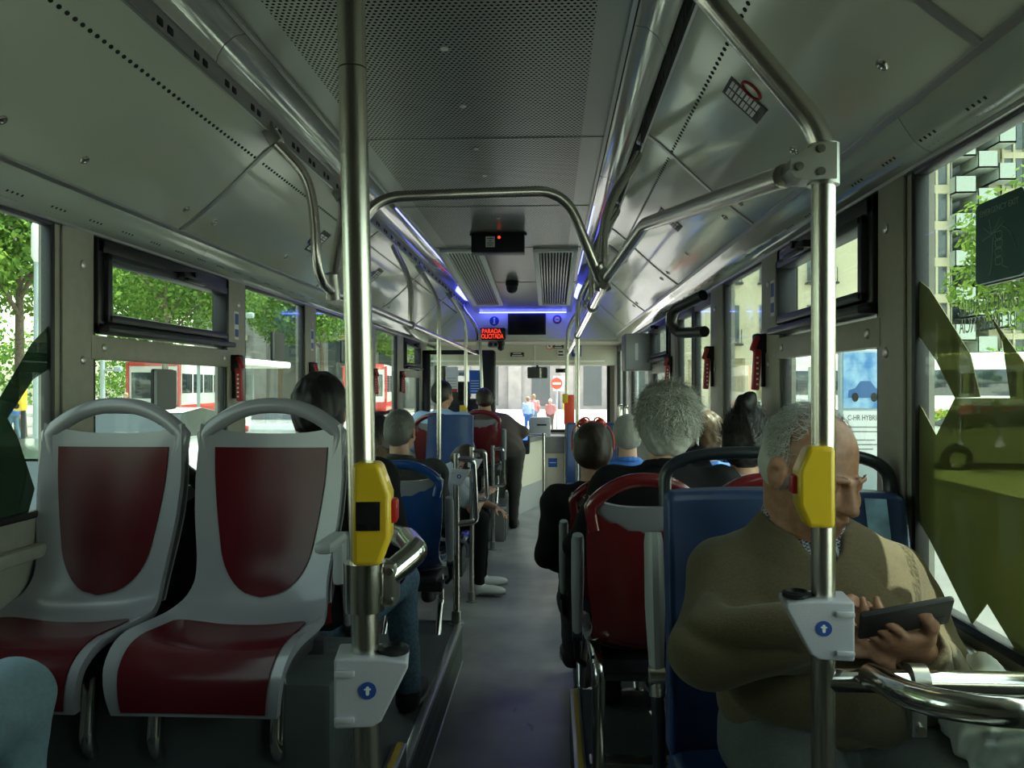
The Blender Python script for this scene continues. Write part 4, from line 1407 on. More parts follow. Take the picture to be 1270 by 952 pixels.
# grey stone building closing the view ahead
bf = thing('stone_building', 'long grey stone building facing the bus beyond the sunlit square', 'building', (2, 62, GZ))
m = MB(); m.box2((-30, 0, 0), (11, 14, 22))
for k in range(10): m.box2((-29 + k * 4, -.5, 0), (-28 + k * 4, .1, 9))
m.box2((-30, -.7, 8.6), (11, .1, 9.4))
m.build('wall', facade_grey, bf)
for k in range(9):
    m = MB(); m.box2((-27.2 + k * 4, -.06, .3), (-25.8 + k * 4, .1, 5.4)); w_ = m.build('window', facade_dark, bf)
    m = MB(); m.box2((-27.4 + k * 4, -.2, 5.4), (-25.6 + k * 4, .1, 5.8)); m.build('lintel', facade_cream, bf)
def make_car(label, paint, loc, rotz, group=None, kind=0):
    t = thing('car', label, 'car', loc, rotz, group)
    L = 2.1
    prof = [(-L, .35), (-L, .78), (-L + .1, .92), (-1.2, 1.0), (-1.05, 1.02), (.95, .98), (1.15, .93), (L - .1, .78), (L, .62), (L, .34), (L - .2, .26), (-L + .2, .26)]
    m = MB()
    n = len(prof)
    for x, sc in ((-.84, .985), (-.88, 1), (.88, 1), (.84, .985)):
        m.v += [V((x, p[0] * sc, p[1])) for p in prof]
    for r in range(3):
        for i in range(n):
            j = (i + 1) % n
            m.f.append([r * n + i, r * n + j, (r + 1) * n + j, (r + 1) * n + i]); m.m.append(0)
    m.f += [list(range(n)), list(range(3 * n, 4 * n))[::-1]]; m.m += [0, 0]
    roof = [(-1.35, 1.0), (-.95, 1.40), (-.2, 1.47), (.35, 1.40), (1.05, .98)]
    k = len(roof)
    b = len(m.v)
    for x, dz in ((-.70, 0), (.70, 0)):
        m.v += [V((x * (1.0 if p[1] > 1.2 else 1.16), p[0], p[1])) for p in roof]
    for i in range(1, k - 2): m.f.append([b + i, b + i + 1, b + k + i + 1, b + k + i]); m.m.append(0)
    bo = m.build('body', paint, t)
    bv = bo.modifiers.new('round', 'BEVEL'); bv.width = .05; bv.segments = 2; bv.limit_method = 'ANGLE'
    m = MB(); b = 0
    for x in (-.69, .69):
        m.v += [V((x * (1.0 if p[1] > 1.2 else 1.15), p[0], p[1] - (.015 if p[1] > 1.2 else .01))) for p in roof]
    m.f = [list(range(k))[::-1], list(range(k, 2 * k)), [0, 1, k + 1, k], [k - 2, k - 1, 2 * k - 1, 2 * k - 2], [1, 2, k + 2, k + 1], [2, 3, k + 3, k + 2], [0, k, 2 * k - 1, k - 1]]
    m.m = [0] * len(m.f)
    m.build('windows', car_glass, t, None, 20)
    for sx in (-1, 1):
        for y in (-1.28, 1.3):
            m = MB(); m.lathe([(.30, -.1), (.32, -.07), (.32, .07), (.30, .1), (.2, .1)], Matrix.Translation((sx * .80, y, .32)) @ Matrix.Rotation(PI / 2, 4, 'Y'), 20)
            w_ = m.build('wheel', tyre, t)
            m = MB(); m.lathe([(.19, 0), (.19, .012), (.05, .03)], Matrix.Translation((sx * .885, y, .32)) @ Matrix.Rotation(sx * PI / 2, 4, 'Y'), 16); m.build('hub_cap', alu, w_)
        m = MB(); m.box((sx * .66, L - .03, .66), (.34, .14, .13), .04); m.build('headlight', white_paint, t)
        m = MB(); m.box((sx * .70, -L + .03, .80), (.26, .12, .16), .04); m.build('tail_light', red_plastic, t)
        m = MB(); m.box((sx * .98, .75, 1.02), (.18, .1, .13), .04); m.build('wing_mirror', paint, t)
    m = MB(); m.box((0, -L - .005, .62), (.5, .02, .11), .004); m.build('number_plate', paper, t)
    return t


car_white = mat('car_white', (0.75, 0.76, 0.76), 0.25, coat=0.6)
car_dark = mat('car_dark', (0.03, 0.045, 0.055), 0.2, coat=0.8)
car_silver = mat('car_silver', (0.45, 0.47, 0.48), 0.25, 0.4, coat=0.6)
car_red = mat('car_red', (0.5, 0.03, 0.025), 0.25, coat=0.6)
make_car('dark blue-grey car beside the bus below the driver side windows', car_dark, (-3.3, 5.6, GZ), 0)
make_car('white car ahead of the dark car on the driver side road', car_white, (-6.3, 13.5, GZ), 0)
make_car('silver car stopped further along the driver side road', car_silver, (-6.4, 21, GZ), 0)
make_car('white car parked by the door side pavement past the advertising panel', car_white, (5.0, 15.8, GZ), .2)
make_car('dark car parked at the kerb on the door side ahead of the white car', car_dark, (6.7, 23, GZ), 0)
make_car('silver car crossing behind the pavement on the door side', car_silver, (9.9, 17.6, GZ), PI / 2)


def city_bus(label, loc, rotz):
    t = thing('city_bus', label, 'bus', loc, rotz)
    bred = MATS.get('bus_red') or mat('bus_red', (0.62, 0.035, 0.03), 0.3, coat=0.5)
    m = MB(); m.box((0, 0, 1.75), (2.5, 11, 2.7), .18, None, 3); m.build('body', car_white, t)
    m = MB(); m.box((0, 0, .62), (2.54, 11.04, .6), .1); m.box((0, -5.45, 2.95), (2.3, .3, .3), .08); m.build('red_band', bred, t)
    for sx in (-1, 1):
        m = MB(); m.box((sx * 1.235, -5.43, 1.9), (.12, .25, 2.2), .03); m.build('red_pillar', bred, t)
    for y in (-5.52, 5.52):
        m = MB(); m.box((0, y * .993, 1.85), (2.1, .08, 1.3), .03); m.build('windscreen', car_glass, t)
    for sx in (-1, 1):
        for k in range(6):
            m = MB(); m.box((sx * 1.24, -4.3 + k * 1.75, 1.95), (.05, 1.55, 1.0), .02); m.build('window', car_glass, t)
        for y in (-3.2, 2.9):
            m = MB(); m.lathe([(.42, -.12), (.45, -.08), (.45, .08), (.42, .12), (.2, .12)], Matrix.Translation((sx * 1.13, y, .45)) @ Matrix.Rotation(PI / 2, 4, 'Y'), 20); m.build('wheel', tyre, t)
    return t


city_bus('white city bus with red frame waiting across the road on the driver side', (-20.0, 44, GZ), .12)
city_bus('white and red city bus standing far ahead on the driver side', (-11.2, 52, GZ), .1)
city_bus('white and red city bus passing beyond the cars on the door side', (15, 33, GZ), 1.2)


def lamp_post(label, loc, h, cat='lamp post'):
    t = thing('lamp_post', label, cat, loc)
    m = MB(); m.tube([(0, 0, 0), (0, 0, .5), (0, 0, h)], .07, 12, radii=[.10, .075, .05]); m.build('post', lamp_grey, t)
    m = MB(); m.lathe([(.05, h - .1), (.10, h), (.10, h + .6), (.06, h + .68)], None, 14); m.build('lamp_head', white_paint, t)
    m = MB(); m.box((.22, 0, h - .75), (.42, .05, .05), .01); m.box((.42, 0, h - .72), (.2, .14, .14), .03); m.build('bracket_arm', lamp_grey, t)
    return t


lamp_post('tall grey lamp post with side camera against the driver side trees', (-9.5, 14.8, GZ), 4.3)
lamp_post('white-headed lamp post seen over the far grey seat', (-11.5, 20.5, GZ), 3.0)
lamp_post('pale lamp post by the white city bus', (-8.0, 20.6, GZ), 4.4)
lamp_post('grey lamp post in the square ahead near the windscreen edge', (4.6, 40, GZ), 5.2)
t = thing('traffic_light', 'yellow traffic light on a thin post at the driver side crossing', 'traffic light', (-12.3, 18.5, GZ))
m = MB(); m.cyl((0, 0, 0), (0, 0, 2.3), .05, n=10); m.build('post', dark_steel, t)
m = MB(); m.box((0, -.12, 1.55), (.26, .22, .62), .05); h_ = m.build('signal_head', yellow, t)
for k in range(3):
    m = MB(); m.cyl((0, -.22, 1.36 + k * .19), (0, -.26, 1.36 + k * .19), .07, n=14); m.build('lens', black_plastic, h_)
t = thing('no_entry_sign', 'round red no entry sign on a grey post ahead of the bus', 'road sign', (0.55, 33.5, GZ))
m = MB(); m.cyl((0, 0, 0), (0, 0, 2.25), .035, n=10); m.build('post', lamp_grey, t)
m = MB(); m.prism(disc_poly(.24, 28), frame(V((0, -.05, 1.93)), (1, 0, 0), (0, 0, 1)), .02); d_ = m.build('disc', orange_red, t)
m = MB(); m.box((0, -.085, 1.93), (.34, .012, .085)); m.build('bar', white_paint, d_)
m = MB(); m.box((.08, -.01, 1.93), (.46, .015, .62), .01); m.build('backing', white_paint, t)
t = thing('road_sign', 'small yellow plate on the post beside the no entry sign', 'road sign', (.95, 33.6, GZ))
m = MB(); m.cyl((0, 0, 0), (0, 0, 1.05), .03, n=8); m.build('post', lamp_grey, t)
m = MB(); m.box((0, -.04, .95), (.25, .03, .32), .02); m.build('plate', yellow, t)
# shelter on the driver side
t = thing('bus_shelter', 'pale bus shelter with flat white roof on the driver side pavement', 'shelter', (-9.9, 26, GZ + .12))
m = MB(); m.box((0, 0, 2.45), (1.6, 5, .22), .05); m.build('roof', white_paint, t)
for y in (-2.2, 0, 2.2):
    m = MB(); m.cyl((-.5, y, 0), (-.5, y, 2.4), .05, n=10); m.build('post', lamp_grey, t)
m = MB(); m.box((-.52, 0, 1.3), (.02, 4.3, 1.6)); m.build('glass_panel', glass_clear, t)
m = MB(); m.box((-.2, 0, .45), (.35, 3, .06), .02); m.build('bench', alu, t)
t = dup(t, (8.4, 27, GZ + .12), PI, 'pale bus shelter with flat white roof on the door side pavement')
# advertising panel by the kerb on the door side
t = thing('advertising_panel', 'advertising panel with a blue car picture over a white text sheet by the kerb', 'advertising panel', (5.15, 12.6, GZ)); t.scale = (.68, 1, 1)
m = MB(); m.box((0, .06, 1.25), (1.05, .12, 2.3), .03); m.box((0, .06, .1), (.5, .2, .2), .02); m.build('case', lamp_grey, t)
m = MB(); m.box((0, -.01, 1.92), (.92, .02, .86)); b = m.build('picture', mat('ad_blue', (0.05, 0.20, 0.50), 0.4, noise=0.6, nscale=3, col2=(0.35, 0.55, 0.75)), t)
m = MB(); m.prism([(-.36, -.1), (-.34, .02), (-.2, .05), (-.08, .16), (.14, .16), (.26, .05), (.36, .02), (.37, -.1)], frame(V((0, -.022, 1.75)), (1, 0, 0), (0, 0, 1)), -.01); m.mi = 1
for x in (-.2, .22): m.prism(disc_poly(.07, 16), frame(V((x, -.034, 1.66)), (1, 0, 0), (0, 0, 1)), -.006)
m.build('pictured_car', [mat('ad_car', (0.02, 0.10, 0.30), 0.4), tyre], b)
m = MB(); m.box((0, -.01, 1.05), (.92, .02, .80)); b = m.build('text_sheet', paper, t)
text('heading', 'C-HR HYBRID', .12, frame(V((0, -.022, 1.34)), (1, 0, 0), (0, 0, 1)), sticker_black, b)
m = MB()
for z, w_ in ((1.2, .7), (1.13, .6), (1.0, .5), (.93, .62), (.86, .4)): m.box((0, -.022, z), (w_, .003, .02))
m.build('text_lines', mid_grey, b)
# ------------------------------------------------------------------ fittings and signs inside the bus
# hanging display box
c = V((-.03, 3.55, 2.40))
t = thing('display_box', 'small black display box hanging under the perforated ceiling', 'display', (c.x, c.y, ZC))
c = at(618, 303, 5.45)
o = V((c.x, c.y, ZC)); t.location = o
m = MB(); m.box(c, (.36, .14, .13), .008); m.box(c + V((0, .0, .066)), (.39, .04, .012), .003); m.build('case', black_plastic, t, o)
for x in (-.12, .12):
    m = MB(); m.cyl(c + V((x, 0, .06)), (c.x + x, c.y, ZC), .008, n=10); m.build('hanger', black_plastic, t, o)
m = MB(); m.box(c + V((-.05, -.071, .006)), (.062, .002, .072)); lb = m.build('paper_label', paper, t, o)
m = MB()
for k in range(4): m.box(c + V((-.05, -.0725, .028 - k * .015)), (.042 if k != 1 else .022, .001, .005))
m.build('label_lines', sticker_black, lb, o)
m = MB(); m.prism(disc_poly(.010, 12), frame(c + V((.01, -.0705, .036)), (1, 0, 0), (0, 0, 1)), -.002); m.build('red_lamp', amber_red, t, o)

# camera domes
for (px, py, y, lab) in ((635, 352, 7.35, 'black dome camera on the ceiling between the ventilation grilles'),):
    p = V((at(px, py, y).x, y, ceil_z(y)))
    m = MB(); m.lathe([(.06, .01), (.06, -.04), (.052, -.045), (.052, -.075), (.038, -.10), (.01, -.112)], Matrix.Translation(p), 24)
    solo('dome_camera', m, black_plastic, lab, 'camera', base=p)
p = at(621, 426, 9.2)
m = MB(); m.lathe([(.05, .03), (.05, .0), (.045, -.01), (.035, -.07), (.01, -.085)], Matrix.Translation(p), 20)
solo('dome_camera', m, black_plastic, 'black dome camera under the front bulkhead beside the red letter display', 'camera')
p = at(612, 427, 9.18)
m = MB(); m.box(p, (.13, .05, .075), .03); m.mi = 1
for x in (-.028, .028): m.prism(disc_poly(.02, 14), frame(p + V((x, -.0252, 0)), (1, 0, 0), (0, 0, 1)), -.003)
solo('twin_lens', m, [mid_grey, black_plastic], 'small grey twin-lens unit next to the dome camera under the bulkhead', 'sensor')

# ventilation grilles
def grille(label, x0, x1, y0, y1, slant=0):
    z = ZC if y1 <= Yd else ceil_z(y1)
    t = thing('ventilation_grille', label, 'grille', ((x0 + x1) / 2, (y0 + y1) / 2, ZC), 0, 'ceiling grilles')
    o = t.location
    m = MB()
    f = .045
    for lo, hi in (((x0, y0), (x1, y0 + f)), ((x0, y1 - f), (x1, y1)), ((x0, y0), (x0 + f, y1)), ((x1 - f, y0), (x1, y1))):
        m.box2((lo[0], lo[1], ZC - .03), (hi[0], hi[1], ZC - .001), .008)
    m.build('frame', white_paint, t, o)
    m = MB(); m.box2((x0 + f, y0 + f, ZC - .008), (x1 - f, y1 - f, ZC - .002)); m.build('backing', black_gap, t, o)
    m = MB()
    n = int((x1 - x0 - 2 * f) / .024)
    for k in range(n):
        m.box((x0 + f + (k + .5) * .024, (y0 + y1) / 2, ZC - .016), (.011, y1 - y0 - 2 * f, .014), .002, (0, .3, 0))
    m.build('slats', alu, t, o)
    done = set()
    for ch in t.children:
        for v in ch.data.vertices: v.co.z += ceil_z(v.co.y + o.y) - ZC


grille('ceiling grille nearer the driver side with fine slats and pale frame', -.52, -.19, 6.02, 8.6)
grille('ceiling grille nearer the door side with fine slats and pale frame', .19, .53, 6.02, 8.6)

# bulkhead: screen, round marks, red letters
def onface(px, py, y=9.238): return at(px, py, y)


a, b = onface(630, 388), onface(677, 415)
m = MB(); m.box2((a.x, 9.205, b.z), (b.x, 9.238, a.z), .008); t = thing('monitor', 'dark flat monitor in the middle of the blue-lit front bulkhead', 'monitor', ((a.x + b.x) / 2, 9.238, b.z))
m.build('case', black_plastic, t, t.location)
m = MB(); m.box2((a.x + .015, 9.2035, b.z + .015), (b.x - .015, 9.2045, a.z - .015)); m.build('screen', screen_dark, t, t.location)
c = onface(613, 398)
t = thing('information_sign', 'round blue information sign left of the dark monitor', 'sign', c)
M = frame(c, (1, 0, 0), (0, 0, 1))
m = MB(); m.prism(disc_poly(.055, 28), M, .003); m.build('disc', sticker_blue, t, c)
m = MB(); m.prism(rrect(.018, .045, .004), M @ Matrix.Translation((0, -.008, .0031)), .001); m.prism(disc_poly(.012, 12), M @ Matrix.Translation((0, .029, .0031)), .001); m.prism(rrect(.034, .010, .003), M @ Matrix.Translation((0, -.030, .0031)), .001)
m.build('letter', white_paint, t, c)
c = onface(691, 396)
t = thing('no_smoking_sign', 'round dark blue and red prohibition sign beside the dark monitor', 'sign', c)
M = frame(c, (1, 0, 0), (0, 0, 1))
m = MB(); m.prism(disc_poly(.052, 28), M, .003); m.build('disc', sticker_blue, t, c)
m = MB(); m.prism(disc_poly(.037, 24), M @ Matrix.Translation((0, 0, .0031)), .001); m.build('ring', orange_red, t, c)
m = MB(); m.prism(disc_poly(.029, 24), M @ Matrix.Translation((0, 0, .0042)), .001); m.mi = 1; m.box(c + V((0, -.006, 0)), (.042, .001, .008)); m.build('field', [white_paint, sticker_black], t, c)
a, b = onface(594, 408, 9.2), onface(627, 421, 9.2)
t = thing('letter_display', 'black display with glowing red letters under the front bulkhead', 'display', ((a.x + b.x) / 2, 9.2, b.z))
m = MB(); m.box2((a.x - .02, 9.14, b.z - .01), (b.x, 9.236, a.z + .01), .008); m.build('case', black_plastic, t, t.location)
cx, dz = (a.x + b.x) / 2 - .005, (a.z - b.z)
text('letters', 'PARADA', .074, frame(V((cx, 9.138, b.z + dz * .76)), (1, 0, 0), (0, 0, 1)), amber_red, t, t.location, xs=.78)
text('letters', 'SOLICITADA', .074, frame(V((cx, 9.138, b.z + dz * .27)), (1, 0, 0), (0, 0, 1)), amber_red, t, t.location, xs=.66)

# header notices
def notice(name, label, px0, py0, px1, py1, y, m1, bars=0, group=None, ring=False, th=.004):
    a, b = at(px0, py0, y), at(px1, py1, y)
    t = thing(name, label, 'sign', ((a.x + b.x) / 2, y, b.z), 0, group)
    o = t.location
    m = MB()
    if ring: m.prism(disc_poly((b.x - a.x) / 2, 24), frame(V(((a.x + b.x) / 2, y, (a.z + b.z) / 2)), (1, 0, 0), (0, 0, 1)), th)
    else: m.box2((a.x, y - th, b.z), (b.x, y, a.z), .001)
    m.build('plate', m1, t, o)
    if bars:
        m = MB()
        for k in range(bars):
            z = a.z + (b.z - a.z) * (k + .5) / bars
            w_ = (b.x - a.x) * (.75 if k % 2 else .6)
            m.box(((a.x + b.x) / 2, y - th - .0006, z), (w_, .001, abs(a.z - b.z) / bars * .45))
        m.build('print', sticker_black if m1 in (paper, white_paint) else paper, t, o)
    return t


yh = 10.08
notice('notice', 'black strip notice with white print on the beige header nearer the driver', 633, 437, 650, 442, yh, sticker_black, 2)
t = notice('prohibition_sign', 'white round sign with red ring on the beige header', 677, 424, 686, 434, yh, orange_red, 0, None, True)
m = MB(); c = at(681.5, 429, yh - .006); m.prism(disc_poly(.036, 24), frame(c, (1, 0, 0), (0, 0, 1)), .002); m.mi = 1; m.box(c + V((0, -.004, 0)), (.03, .002, .014), 0, (0, .6, 0)); m.build('field', [white_paint, sticker_black], t, t.location)
notice('notice', 'black strip notice beside the round red-ringed sign on the header', 686, 427, 699, 432, yh, sticker_black, 2)
notice('notice', 'small pinkish white notice under the round red-ringed sign', 691, 434, 700, 442, yh, paper, 2)
notice('notice', 'blue notice on the beige header behind the door side poles', 709, 427, 721, 442, yh, sticker_blue, 1)
notice('clock_display', 'black clock display hanging at the top of the windscreen', 689, 457, 703, 462, 10.3, screen_dark, 0, None, False, .05)
# interior mirror showing blue and orange
a, b = at(654, 455, 10.2), at(679, 469, 10.2)
t = thing('driver_mirror', 'wide driver mirror hanging at the top of the windscreen', 'mirror', ((a.x + b.x) / 2, 10.2, b.z))
m = MB(); m.box2((a.x, 10.19, b.z), (b.x, 10.23, a.z), .015); m.box(((a.x + b.x) / 2, 10.22, a.z + .06), (.03, .03, .14), .005); m.build('case', black_plastic, t, t.location)
mirror = mat('mirror_glass', (0.8, 0.82, 0.85), 0.02, 1.0)
m = MB(); m.box2((a.x + .012, 10.186, b.z + .012), (b.x - .012, 10.1905, a.z - .012)); m.build('mirror_glass', mirror, t, t.location)

# stickers on the ducts
def sticker(label, s, y, tq, w, h, base, mark, rot=0.0):
    (qx, qz), d = duct_at(tq)
    out = V((s * d.x, 0, d.y)).normalized()       # down the duct
    nn = V((s * d.y, 0, -d.x)).normalized()
    if nn.z > 0: nn = -nn
    c = V((s * qx, y, qz)) + nn * .0008
    ya = -out
    xa = ya.cross(nn)
    M = frame(c, xa, ya) @ Matrix.Rotation(rot, 4, 'Z')
    t = thing('safety_sticker', label, 'sticker', c, 0, 'safety stickers on the ducts')
    m = MB(); m.prism([(-w / 2, -h / 2), (w / 2, -h / 2), (w / 2, h / 2), (-w / 2, h / 2)], M, .0012); m.build('sheet', base, t, c)
    m = MB()
    for i in (-1, 1):
        for k in range(4):
            for q in range(2):
                m.prism([(-w * .17, -h * .035), (w * .17, -h * .035), (w * .17, h * .035), (-w * .17, h * .035)], M @ Matrix.Translation((i * w * .22, h * (.30 - .2 * k) + q * h * .09, .0013)), .0005)
    m.build('print', paper, t, c)
    if mark is not None:
        pts = [M @ V((x, y_, .001)) for x, y_ in [(w * .58 + .012 * math.cos(q) * 2.2 + .01, .030 * math.sin(q)) for q in np.linspace(0, 2 * PI, 25)]]
        m = MB(); m.tube(pts, .0042, 6); m.build('emblem', mark, t, c)
    return t


ring_red = mat('ring_red', (0.30, 0.012, 0.02), 0.5)
sticker('black printed sticker with red ring near the bent steel pole', 1, 2.16, .56, .11, .13, sticker_black, ring_red, 0)
sticker('black and pale printed sticker with blue ring over the door side seats', 1, 3.62, .60, .12, .13, sticker_black, sticker_blue, 0)
sticker('black printed sticker with blue ring behind the first overhead hanger', -1, 4.05, .62, .13, .14, sticker_black, sticker_blue, PI)
sticker('dark printed sticker beside the second duct seam on the driver side', -1, 5.35, .62, .14, .14, sticker_black, sticker_blue, PI)

# brown and white switch panels at the front of the door side duct
(qx, qz), d = duct_at(.34)
for k, (y, w_, lab) in enumerate(((5.15, .16, 'brown recessed speaker flap in the door side duct'), (5.95, .13, 'smaller brown flap further along the door side duct'))):
    c = at(766 if k == 0 else 752, 370 if k == 0 else 378, y)
    ts = [(abs(duct_at(q)[0][0] - c.x), q) for q in np.linspace(.05, .9, 60)]
    q = min(ts)[1]; (ax, az), dd = duct_at(q)
    nn = V((dd.y, 0, -dd.x)).normalized(); nn = -nn if nn.z > 0 else nn
    M = frame(V((ax, y, az)), (0, 1, 0), nn.cross(V((0, 1, 0))))
    m = MB(); m.prism(rrect(.09, w_, .01), M, .004 if M.to_3x3().col[2].dot(nn) > 0 else -.004)
    solo('speaker_flap', m, mat('flap_brown', (0.10, 0.075, 0.05), .5) if 'flap_brown' not in MATS else MATS['flap_brown'], lab, 'flap')
# emergency hammers on the pillars
def hammer(label, s, y, z, k=1.0):
    o = V((s * (XW - .011), y, z))
    t = thing('emergency_hammer', label, 'hammer', o, 0, 'emergency hammers')
    m = MB(); m.box(o + V((-s * .016, 0, .055)), (.05, .052, .075), .008); m.box(o + V((-s * .006, .0, -.03)), (.014, .03, .16), .004); m.build('holder', black_plastic, t, o)
    m = MB(); m.box(o + V((-s * .034, -.012, -.045)), (.026, .034, .155), .006, (0, s * .06, 0)); m.box(o + V((-s * .040, -.016, .055)), (.02, .026, .06), .006, (0, s * .35, 0)); b = m.build('hammer', red_plastic, t, o)
    m = MB()
    for q in range(6): m.box(o + V((-s * .034, -.0295, -.10 + q * .02)), (.008, .002, .007))
    m.build('grip_marks', white_paint, b, o)


hammer('red emergency hammer on the driver side pillar past the hopper window', -1, 3.62, 1.53)
hammer('red emergency hammer on the next driver side pillar behind the black-haired head', -1, 4.80, 1.53)
hammer('red emergency hammer on the driver side pillar seen just past the button pole', -1, 6.50, 1.53)
hammer('red emergency hammer on the driver side pillar nearest the cab', -1, 7.70, 1.53)
hammer('red emergency hammer on the door side pillar above the woman with the bun', 1, 3.08, 1.585)
hammer('red emergency hammer on the door side pillar before the folding doors', 1, 4.05, 1.585)
hammer('red emergency hammer on the door side pillar beyond the folding doors', 1, 5.42, 1.585)

# window signs: emergency exit plates stuck on the glass
def exit_plate(label, s, y, z, front):
    o = V((s * (XW - .006), y, z))
    t = thing('exit_plate', label, 'sign', o, 0, 'exit plates on the windows')
    n = V((-s, 0, 0)); xa = V((0, -s * 1.0, 0))
    M = frame(o, xa, (0, 0, 1))
    if M.to_3x3().col[2].dot(n) < 0: M = frame(o, -xa, (0, 0, 1))
    m = MB(); m.prism(rrect(.155, .150, .012), M, .012); m.build('plate', sign_green if front else mid_grey, t, o)
    m = MB(); m.prism(rrect(.160, .155, .012), M @ Matrix.Translation((0, 0, -.010)), .0095); m.build('backing', black_plastic, t, o)
    if front:
        text('words', 'EMERGENCY EXIT', .0155, M @ Matrix.Translation((0, .054, .0121)), sign_line, t, o)
        m = MB()

        def ln(pts, r=.0009): m.tube([M @ V((q[0], q[1], .0125)) for q in pts], r, 5)
        ln([(-.022, .010), (-.050, .028)]); ln([(-.022, .010), (-.052, .004)]); ln([(-.022, .010), (-.030, .040)]); ln([(-.022, .010), (.008, .036)]); ln([(-.022, .010), (.020, .026)])
        for k in range(4): ln(fillet([(-.010, .012 - k * .0155), (.012, .012 - k * .0155), (.014, -.001 - k * .0155), (-.008, -.001 - k * .0155), (-.010, .012 - k * .0155)], .004, 3))
        ln(bez((.010, .020, 0), (.030, .016, 0), (.046, -.004, 0), (.056, -.026, 0), 8)); ln(bez((-.016, .004, 0), (-.02, -.02, 0), (-.018, -.05, 0), (-.030, -.064, 0), 8)); ln([(.012, -.050), (.032, -.058), (.034, -.066)])
        m.build('fist_drawing', sign_line, t, o)
    return t


exit_plate('green EMERGENCY EXIT plate with a fist drawing on the big door side window', 1, 1.475, 1.745, True)
exit_plate('grey plate stuck on the pane below the driver side hopper window', -1, 2.97, 1.465, False)
exit_plate('grey plate stuck on the driver side pane after the first red hammer', -1, 4.23, 1.69, False)
exit_plate('grey plate stuck on the driver side pane beside the button pole', -1, 5.62, 1.72, False)

# coloured films on the panes near the camera
def film(label, s, poly, mt, dx=.006):
    m = MB()
    x = s * (XW + dx)
    m.prism([(p[0], p[1]) for p in poly], frame(V((x, 0, 0)), (0, 1, 0), (0, 0, 1)), .0015)
    solo('window_film', m, mt, label, 'film', 'films on the windows')


def onR(px, py):
    y = (XW + .008 - CAM.x) * F_PX / (px - 684.0)
    return (y * 1.0, CAM.z + (478.0 - py) * y / F_PX)


def onL(px, py):
    y = (XW + .008 + CAM.x) * F_PX / (684.0 - px)
    return (y, CAM.z + (478.0 - py) * y / F_PX)


film('olive leaf-shaped film blade at the top left of the big door side window', 1,
     [onR(*p) for p in [(1122, 352), (1131, 352), (1142, 361), (1165, 398), (1190, 440), (1202, 492), (1172, 493), (1150, 448), (1131, 420), (1122, 412)]], film_olive)
film('large olive film with zigzag lower edge over the big door side window', 1,
     [onR(*p) for p in [(1122, 490), (1134, 507), (1150, 538), (1172, 493), (1237, 493), (1228, 425), (1211, 389), (1268, 471), (1330, 560), (1480, 700), (1480, 1000), (1330, 790), (1292, 760), (1254, 814), (1210, 741), (1192, 766), (1142, 664), (1122, 630)]], film_olive)
film('dark green film curving down the driver side pane at the photo edge', -1,
     [onL(*p) for p in [(54, 398), (40, 402), (18, 424), (-40, 520), (-200, 700), (-200, 900), (-60, 780), (0, 690), (22, 610), (0, 545), (-14, 520), (20, 470), (54, 448)]], film_green)
film('pale blue film strip on the big door side window below the exit plate', 1, [onR(*p) for p in [(1268, 400), (1300, 380), (1300, 560), (1254, 440)]], glass_mat('blue_film', (0.45, 0.7, 0.85), .03, .3, (.2, .4, .55), .4))
etched = glass_mat('etched_letters', (0.55, 0.60, 0.52), .02, .2, (.35, .38, .33), .45)
y_, z_ = onR(1215, 398)
yy, zz = onR(1268, 372)
# etched words on the pane
Mw = frame(V((XW + .047, 0, 0)), (0, -1, 0), (0, 0, 1))
c0 = onR(1212, 379)
tw = thing('window_lettering', 'faint etched emergency lettering on the big door side window', 'lettering', (XW + .047, c0[0], c0[1]))
def put(px, py, body, size, flip):
    y, z = onR(px, py)
    Mx = frame(V((XW + .0050, y, z)), (0, -1, 0), (0, 0, 1)) @ Matrix.Diagonal((-1 if flip else 1, 1, 1, 1))
    return text('words', body, size, Mx, etched, tw, tw.location, .0003, 'LEFT' if not flip else 'RIGHT', .62)


put(1176, 387, 'SALIDA DE EMERG', .042, False)
put(1178, 408, 'DE EMERGENCIA', .042, True)

# door mechanism arm and grey cabinet at the door side
c = at(848, 392, 4.35)
m = MB(); m.tube(fillet([at(872, 366, 4.05), at(836, 384, 4.3), at(831, 402, 4.32), at(842, 413, 4.3), at(874, 411, 4.05)], .06, 8), .028, 16)
m.mi = 1; m.tube(fillet([at(828, 387, 4.32), at(827, 402, 4.34), at(840, 417, 4.3), at(850, 416, 4.25)], .05, 8), .007, 8)
solo('door_mechanism', m, [black_rubber, steel_bright], 'black C-shaped door arm with a steel edge above the folding doors', 'door mechanism')
a = at(791, 436, 6.5)
t = thing('wall_cabinet', 'grey wall cabinet with a slim emblem above the door side window', 'cabinet', (a.x + .1, 6.6, a.z - .14))
m = MB(); m.box2((a.x - .10, 6.5, a.z - .15), (XW + .0, 6.86, a.z + .15), .008); m.build('case', mid_grey, t, t.location)
m = MB(); m.prism(rrect(.20, .29, .01), frame(V((a.x + .005, 6.5, a.z)), (1, 0, 0), (0, 0, 1)), .008); d_ = m.build('front_panel', grey_plastic, t, t.location)
m = MB(); m.prism(rrect(.025, .14, .008), frame(V((a.x - .01, 6.4915, a.z)), (1, 0, 0), (0, 0, 1)), .001); m.build('emblem', paper, d_, t.location)

